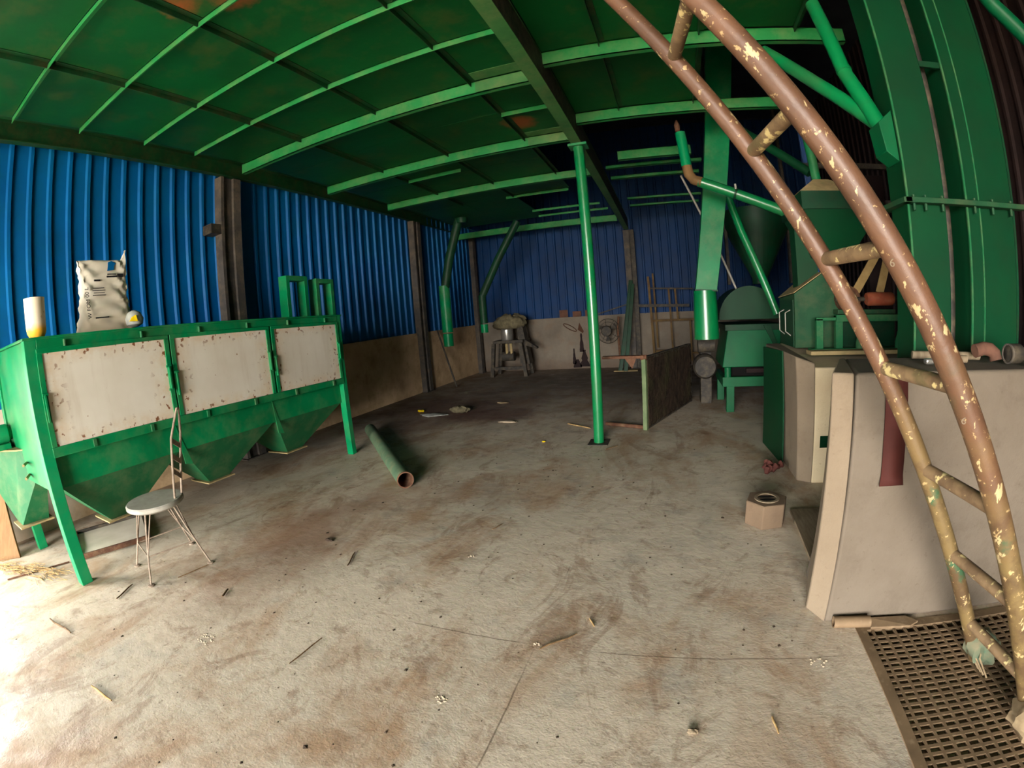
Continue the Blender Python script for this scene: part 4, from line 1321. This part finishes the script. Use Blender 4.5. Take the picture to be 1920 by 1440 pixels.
for i, (xb, xt, lab) in enumerate(((-1.12, -.86, 'dark channel leaning against the rear wall right of the fan'), (-.98, -.82, 'second dark channel leaning beside the rear column'))):
    m = MB().bar((xb - .06, 11.48 - .1 * i, .02), (xt + .03, 11.9 - .1 * i, 2.25 - .1 * i), .09, .012, up=(0, 1, 0))
    m.bar((xb - .105, 11.45 - .1 * i, .02), (xt - .015, 11.87 - .1 * i, 2.25 - .1 * i), .012, .06, up=(0, 1, 0))
    o = obj('steel_channel', m, 'green_dark', smooth=False)
    tag(origin(o, (xb, 11.75, 0)), lab, 'steel channel')
o = obj('floor_plate', MB().box(-1.35, -.75, 11.45, 11.72, 0, .02), 'dust_top', bevel=.003)
tag(origin(o, (-1.05, 11.58, 0)), 'flat dusty plate on the floor under the leaning channels', 'plate')

def brick(x, lab, rot):
    o = obj('loose_brick', MB().box(x - .115, x + .115, 12.30, 12.41, 1.40, 1.40 + rot), 'brick', bevel=.008)
    tag(origin(o, (x, 12.35, 1.40)), lab, 'brick')
brick(-2.72, 'larger dark brick on the rear wall ledge left of the pole', .20)
brick(-2.36, 'reddish brick on the rear wall ledge nearest the green pole', .15)
brick(-2.02, 'brick on the rear wall ledge just right of the green pole', .16)
o = obj('leaning_strip', MB().bar((-1.78, 12.22, 1.44), (-.95, 12.22, 1.66), .03, .03), 'dark_steel', smooth=False)
tag(origin(o, (-1.4, 12.22, 1.44)), 'thin dark strip resting on the rear wall ledge above the fan', 'strip')

# dark mill with a bright steel drum, far left corner
ml = thing('small_mill', 'dark mill with a bright steel drum in the far corner', 'machine', (-4.0, 11.4, 0))
obj('drum', MB().lathe([(0, .93), (.15, .93), (.16, .95), (.16, 1.20), (.14, 1.22), (0, 1.22)], (-4.02, 11.3, 0), 24), 'bright_steel', ml)
obj('table', MB().box(-4.36, -3.55, 11.1, 11.75, .86, .93), 'dark_steel', ml, bevel=.005)
for (xa, ya) in ((-4.34, 11.12), (-3.62, 11.12), (-4.34, 11.68), (-3.62, 11.68)):
    obj('leg', MB().bar((xa, ya, .86), (xa + (-.10 if xa < -4 else .10), ya, 0), .09, .09, up=(0, 1, 0)), 'dark_steel', ml, smooth=False)
obj('cross_rail', MB().box(-4.42, -3.54, 11.10, 11.16, .18, .26), 'dark_steel', ml, smooth=False)
obj('motor', MB().tube([(-4.15, 11.2, .52), (-3.82, 11.2, .52)], .12, 16), 'dark_steel', ml)
obj('inner_tube', MB().tube([(-4.0, 11.14, .45), (-4.0, 11.14, .85)], .035, 10), 'dust_top', ml)
obj('inner_tube', MB().tube([(-3.88, 11.14, .50), (-3.88, 11.14, .85)], .035, 10), 'dust_top', ml)
obj('cheek', MB().prism([(-3.72, 11.3, .30), (-3.46, 11.3, .30), (-3.60, 11.3, 1.30), (-3.74, 11.3, 1.40)], (0, .3, 0)), 'dark_steel', ml, smooth=False)
obj('spout_lip', MB().prism([(-3.55, 11.25, .93), (-3.22, 11.2, .72), (-3.22, 11.2, .68), (-3.55, 11.25, .78)], (0, .16, 0)), 'dark_steel', ml, smooth=False)
def lump(name, c, rx, ry, rz, mat, seed, amp=.18):
    random.seed(seed)
    mb = MB()
    nu, nv = 20, 12
    ph = [random.uniform(0, 6) for _ in range(4)]
    for j in range(1, nv):
        b = math.pi * j / nv
        for i in range(nu):
            a = 2 * math.pi * i / nu
            k = 1 + amp * (math.sin(3 * a + ph[0]) * math.sin(2 * b + ph[1]) + .6 * math.sin(7 * a + ph[2] + 3 * b)) + random.uniform(-.03, .03)
            z_ = max(0, rz * (math.cos(b) * k + .85))
            mb.v.append((c[0] + rx * math.sin(b) * math.cos(a) * k, c[1] + ry * math.sin(b) * math.sin(a) * k, c[2] + z_))
    for j in range(nv - 2):
        for i in range(nu):
            i2 = (i + 1) % nu
            mb.f.append((j * nu + i, j * nu + i2, (j + 1) * nu + i2, (j + 1) * nu + i))
    mb.f.append(tuple(range(nu)))
    mb.f.append(tuple((nv - 2) * nu + i for i in range(nu)))
    return obj(name, mb, mat)
o = lump('sackcloth', (-3.95, 11.42, 1.21), .42, .28, .20, 'sackcloth', 31)
tag(origin(o, (-3.95, 11.42, 1.21)), 'dirty sackcloth draped over the small mill', 'cloth')

# hanging spouts in the far left
hs = thing('hanging_spout', 'dark green drop spout hanging before the left rear column', 'spout', (-4.75, 9.5, 1.0))
obj('slant_tube', MB().tube([(-4.30, 9.5, 3.85), (-4.62, 9.5, 2.95), (-4.80, 9.5, 2.2)], .10, 16), 'green_dark', hs)
obj('collar', MB().lathe([(.12, 3.72), (.17, 4.1), (0, 4.1)], (-4.24, 9.5, 0), 16), 'green_dark', hs)
obj('drop_tube', MB().tube([(-4.80, 9.5, 2.36), (-4.80, 9.5, 1.30)], .125, 18), 'green', hs)
obj('end_cuff', MB().tube([(-4.80, 9.5, 1.27), (-4.80, 9.5, .98)], .115, 18), 'green', hs)
hs = thing('hanging_spout', 'thinner dark spout hanging in the far left corner', 'spout', (-4.2, 10.3, 1.2))
obj('slant_tube', MB().tube([(-3.20, 10.3, 3.75), (-3.75, 10.3, 2.9), (-4.20, 10.3, 2.1)], .09, 16), 'green_dark', hs)
obj('drop_tube', MB().tube([(-4.22, 10.3, 2.1), (-4.22, 10.3, 1.42)], .09, 16), 'green_dark', hs)
obj('end_cuff', MB().tube([(-4.22, 10.3, 1.40), (-4.22, 10.3, 1.2)], .09, 16), 'green', hs)
o = obj('leaning_rod', MB().tube([(-5.2, 9.75, 1.35), (-4.75, 9.6, .02)], .022, 8), 'dark_steel')
tag(origin(o, (-4.75, 9.6, 0)), 'dark rod leaning on the low left wall', 'rod')

# ================================================================== FLOOR LITTER
o = lump('sacking_heap', (-3.45, 7.0, 0), .17, .10, .06, 'sackcloth', 41)
tag(origin(o, (-3.45, 7.0, 0)), 'small pale sack crumpled on the dark floor stain', 'sack')
o = lump('plastic_sheet', (-3.85, 6.75, 0), .24, .11, .02, 'plastic_clear', 43)
tag(origin(o, (-3.85, 6.75, 0)), 'crumpled clear plastic beside the small sack', 'plastic')
o = lump('yellow_wrapper', (-4.25, 7.05, 0), .06, .04, .02, 'yellow', 47)
tag(origin(o, (-4.25, 7.05, 0)), 'small yellow wrapper at the left of the floor stain', 'wrapper')
o = lump('yellow_scrap', (-1.53, 5.35, 0), .022, .018, .008, 'yellow', 49)
tag(origin(o, (-1.53, 5.35, 0)), 'tiny yellow scrap on the open floor left of the pole', 'scrap')
o = lump('paper_scrap', (-2.35, 6.35, 0), .14, .05, .012, 'paper', 53)
tag(origin(o, (-2.35, 6.35, 0)), 'torn paper scrap on the right of the floor stain', 'paper')
o = lump('paper_scrap', (-2.95, 7.75, 0), .10, .04, .015, 'jute', 57)
tag(origin(o, (-2.95, 7.75, 0)), 'pale torn paper behind the floor stain', 'paper')

def stick(x, y, ang, ln, r, bend, label, mat='twig'):
    d = V((math.cos(ang), math.sin(ang), 0))
    s_ = V((-d.y, d.x, 0))
    pts = [V((x, y, r)) + d * (ln * f) + s_ * (bend * math.sin(math.pi * f)) for f in (-.5, -.25, 0, .25, .5)]
    o = obj('twig', MB().tube(pts, [r * .55, r * .7, r * .7, r * .7, r * .5], 7), mat)
    tag(origin(o, (x, y, 0)), label, 'twig')
def stick2(a, b, r, bend, label, mat='twig'):
    a, b = V((a[0], a[1], 0)), V((b[0], b[1], 0))
    d = b - a
    c = (a + b) / 2
    return stick(c.x, c.y, math.atan2(d.y, d.x), d.length, r, bend, label, mat)
stick2((-3.57, .56), (-3.24, .53), .009, .035, 'pale bent twig on the brightest floor near the hopper leg')
stick2((-3.38, 1.0), (-3.43, 1.2), .008, .02, 'curved dark twig between the hopper leg and the chair')
stick2((-2.57, .41), (-2.36, .45), .009, -.01, 'pale straight twig at the lower left of the picture', 'straw')
stick2((-3.20, 1.47), (-3.12, 1.72), .006, .01, 'thin twig beside the near right foot of the chair')
stick2((-1.74, 1.20), (-1.70, 1.45), .005, .01, 'thin long twig on the stained floor right of the chair')
stick2((-2.64, 1.47), (-2.66, 1.56), .010, .01, 'short forked twig on the floor in front of the chair')
stick2((-1.30, 2.97), (-1.25, 3.07), .006, .005, 'small dark twig in the middle of the open floor')
stick2((-2.09, 2.17), (-2.13, 2.36), .007, .015, 'curved twig near the end of the reddish floor mark')
stick2((-1.40, 6.25), (-1.06, 5.96), .012, .02, 'pale stick on the floor left of the green pole', 'straw')
stick2((.50, 1.40), (.50, 1.31), .007, .008, 'small pale twig on the floor left of the grating', 'straw')
stick2((-.55, 1.72), (-.45, 1.90), .007, -.03, 'hooked twig beside the floor joint crossing')
stick2((-.38, 2.03), (-.35, 1.96), .006, .004, 'short straw right of the floor joint crossing', 'straw')
stick2((-4.60, .69), (-4.32, .66), .008, .05, 'dark hooked twig on the bright floor before the board')
stick2((-4.80, .62), (-4.58, .58), .008, .05, 'second dark hooked twig nearest the leaning board')
stick2((-.72, 5.05), (-.60, 5.20), .008, 0, 'dark splinter at the foot of the green pole')
o = lump('pebble', (.165, 1.315, 0), .022, .016, .010, 'wood_grey', 61)
tag(origin(o, (.165, 1.315, 0)), 'small pale pebble on the floor left of the grating', 'pebble')
o = lump('bark_chip', (-2.48, 2.45, 0), .04, .014, .010, 'debris', 62)
tag(origin(o, (-2.48, 2.45, 0)), 'dark bark chip on the floor before the loose pipe', 'chip')
# scattered crumbs nobody could count
random.seed(77)
cr = MB()
for k in range(300):
    x_, y_ = random.uniform(-3.6, 1.0), random.uniform(.2, 5.2)
    if (x_ > .7 and y_ < 2.2) or (abs(x_ - .74) < .25 and abs(y_ - 3.27) < .25):
        continue
    s_ = random.uniform(.0015, .0055) * random.choice((1, 1, 1, 1.5))
    a = random.uniform(0, 6.28)
    dx, dy = math.cos(a) * s_ * random.uniform(1, 2.2), math.sin(a) * s_ * random.uniform(1, 2.2)
    cr.poly([(x_ - dx, y_ - dy, 0), (x_ + dy, y_ - dx, 0), (x_ + dx, y_ + dy, 0), (x_ - dy, y_ + dx, 0), (x_, y_, s_ * .8)],
            [(0, 1, 4), (1, 2, 4), (2, 3, 4), (3, 0, 4), (0, 3, 2, 1)])
o = obj('floor_crumbs', cr, 'debris', smooth=False)
tag(o, 'dark crumbs scattered over the concrete floor', 'litter', kind='stuff')
wc = MB()
for (x0, y0, n_, rad) in ((-2.34, 1.11, 26, .07), (-.90, 1.29, 16, .03), (-1.28, 2.55, 10, .03), (.76, 1.73, 12, .05), (-.6, 1.77, 6, .02), (-.35, 6.1, 6, .06)):
    for k in range(n_):
        a, r_ = random.uniform(0, 6.28), rad * math.sqrt(random.random())
        x_, y_ = x0 + r_ * math.cos(a), y0 + r_ * math.sin(a) * .7
        s_ = random.uniform(.003, .009)
        wc.poly([(x_ - s_, y_, 0), (x_, y_ - s_, 0), (x_ + s_, y_, 0), (x_, y_ + s_, 0), (x_, y_, s_ * .5)], [(0, 1, 4), (1, 2, 4), (2, 3, 4), (3, 0, 4), (0, 3, 2, 1)])
o = obj('white_crumbs', wc, 'paper', smooth=False)
tag(o, 'white plaster crumbs in small spots on the floor', 'litter', kind='stuff')
sw = MB()
for k in range(190):
    f = random.random()
    x_, y_ = -5.2 + .95 * f + random.gauss(0, .05), .42 + .42 * f + random.gauss(0, .05)
    a = .40 + random.gauss(0, .35)
    l_ = random.uniform(.05, .18)
    z_ = random.uniform(.003, .03)
    sw.bar((x_, y_, z_), (x_ + l_ * math.cos(a), y_ + l_ * math.sin(a), z_ + random.uniform(-.002, .012)), .004, .003)
o = obj('dry_straw', sw, 'straw', smooth=False)
tag(o, 'orange dry straw heaped on the floor at the left margin', 'straw', kind='stuff')
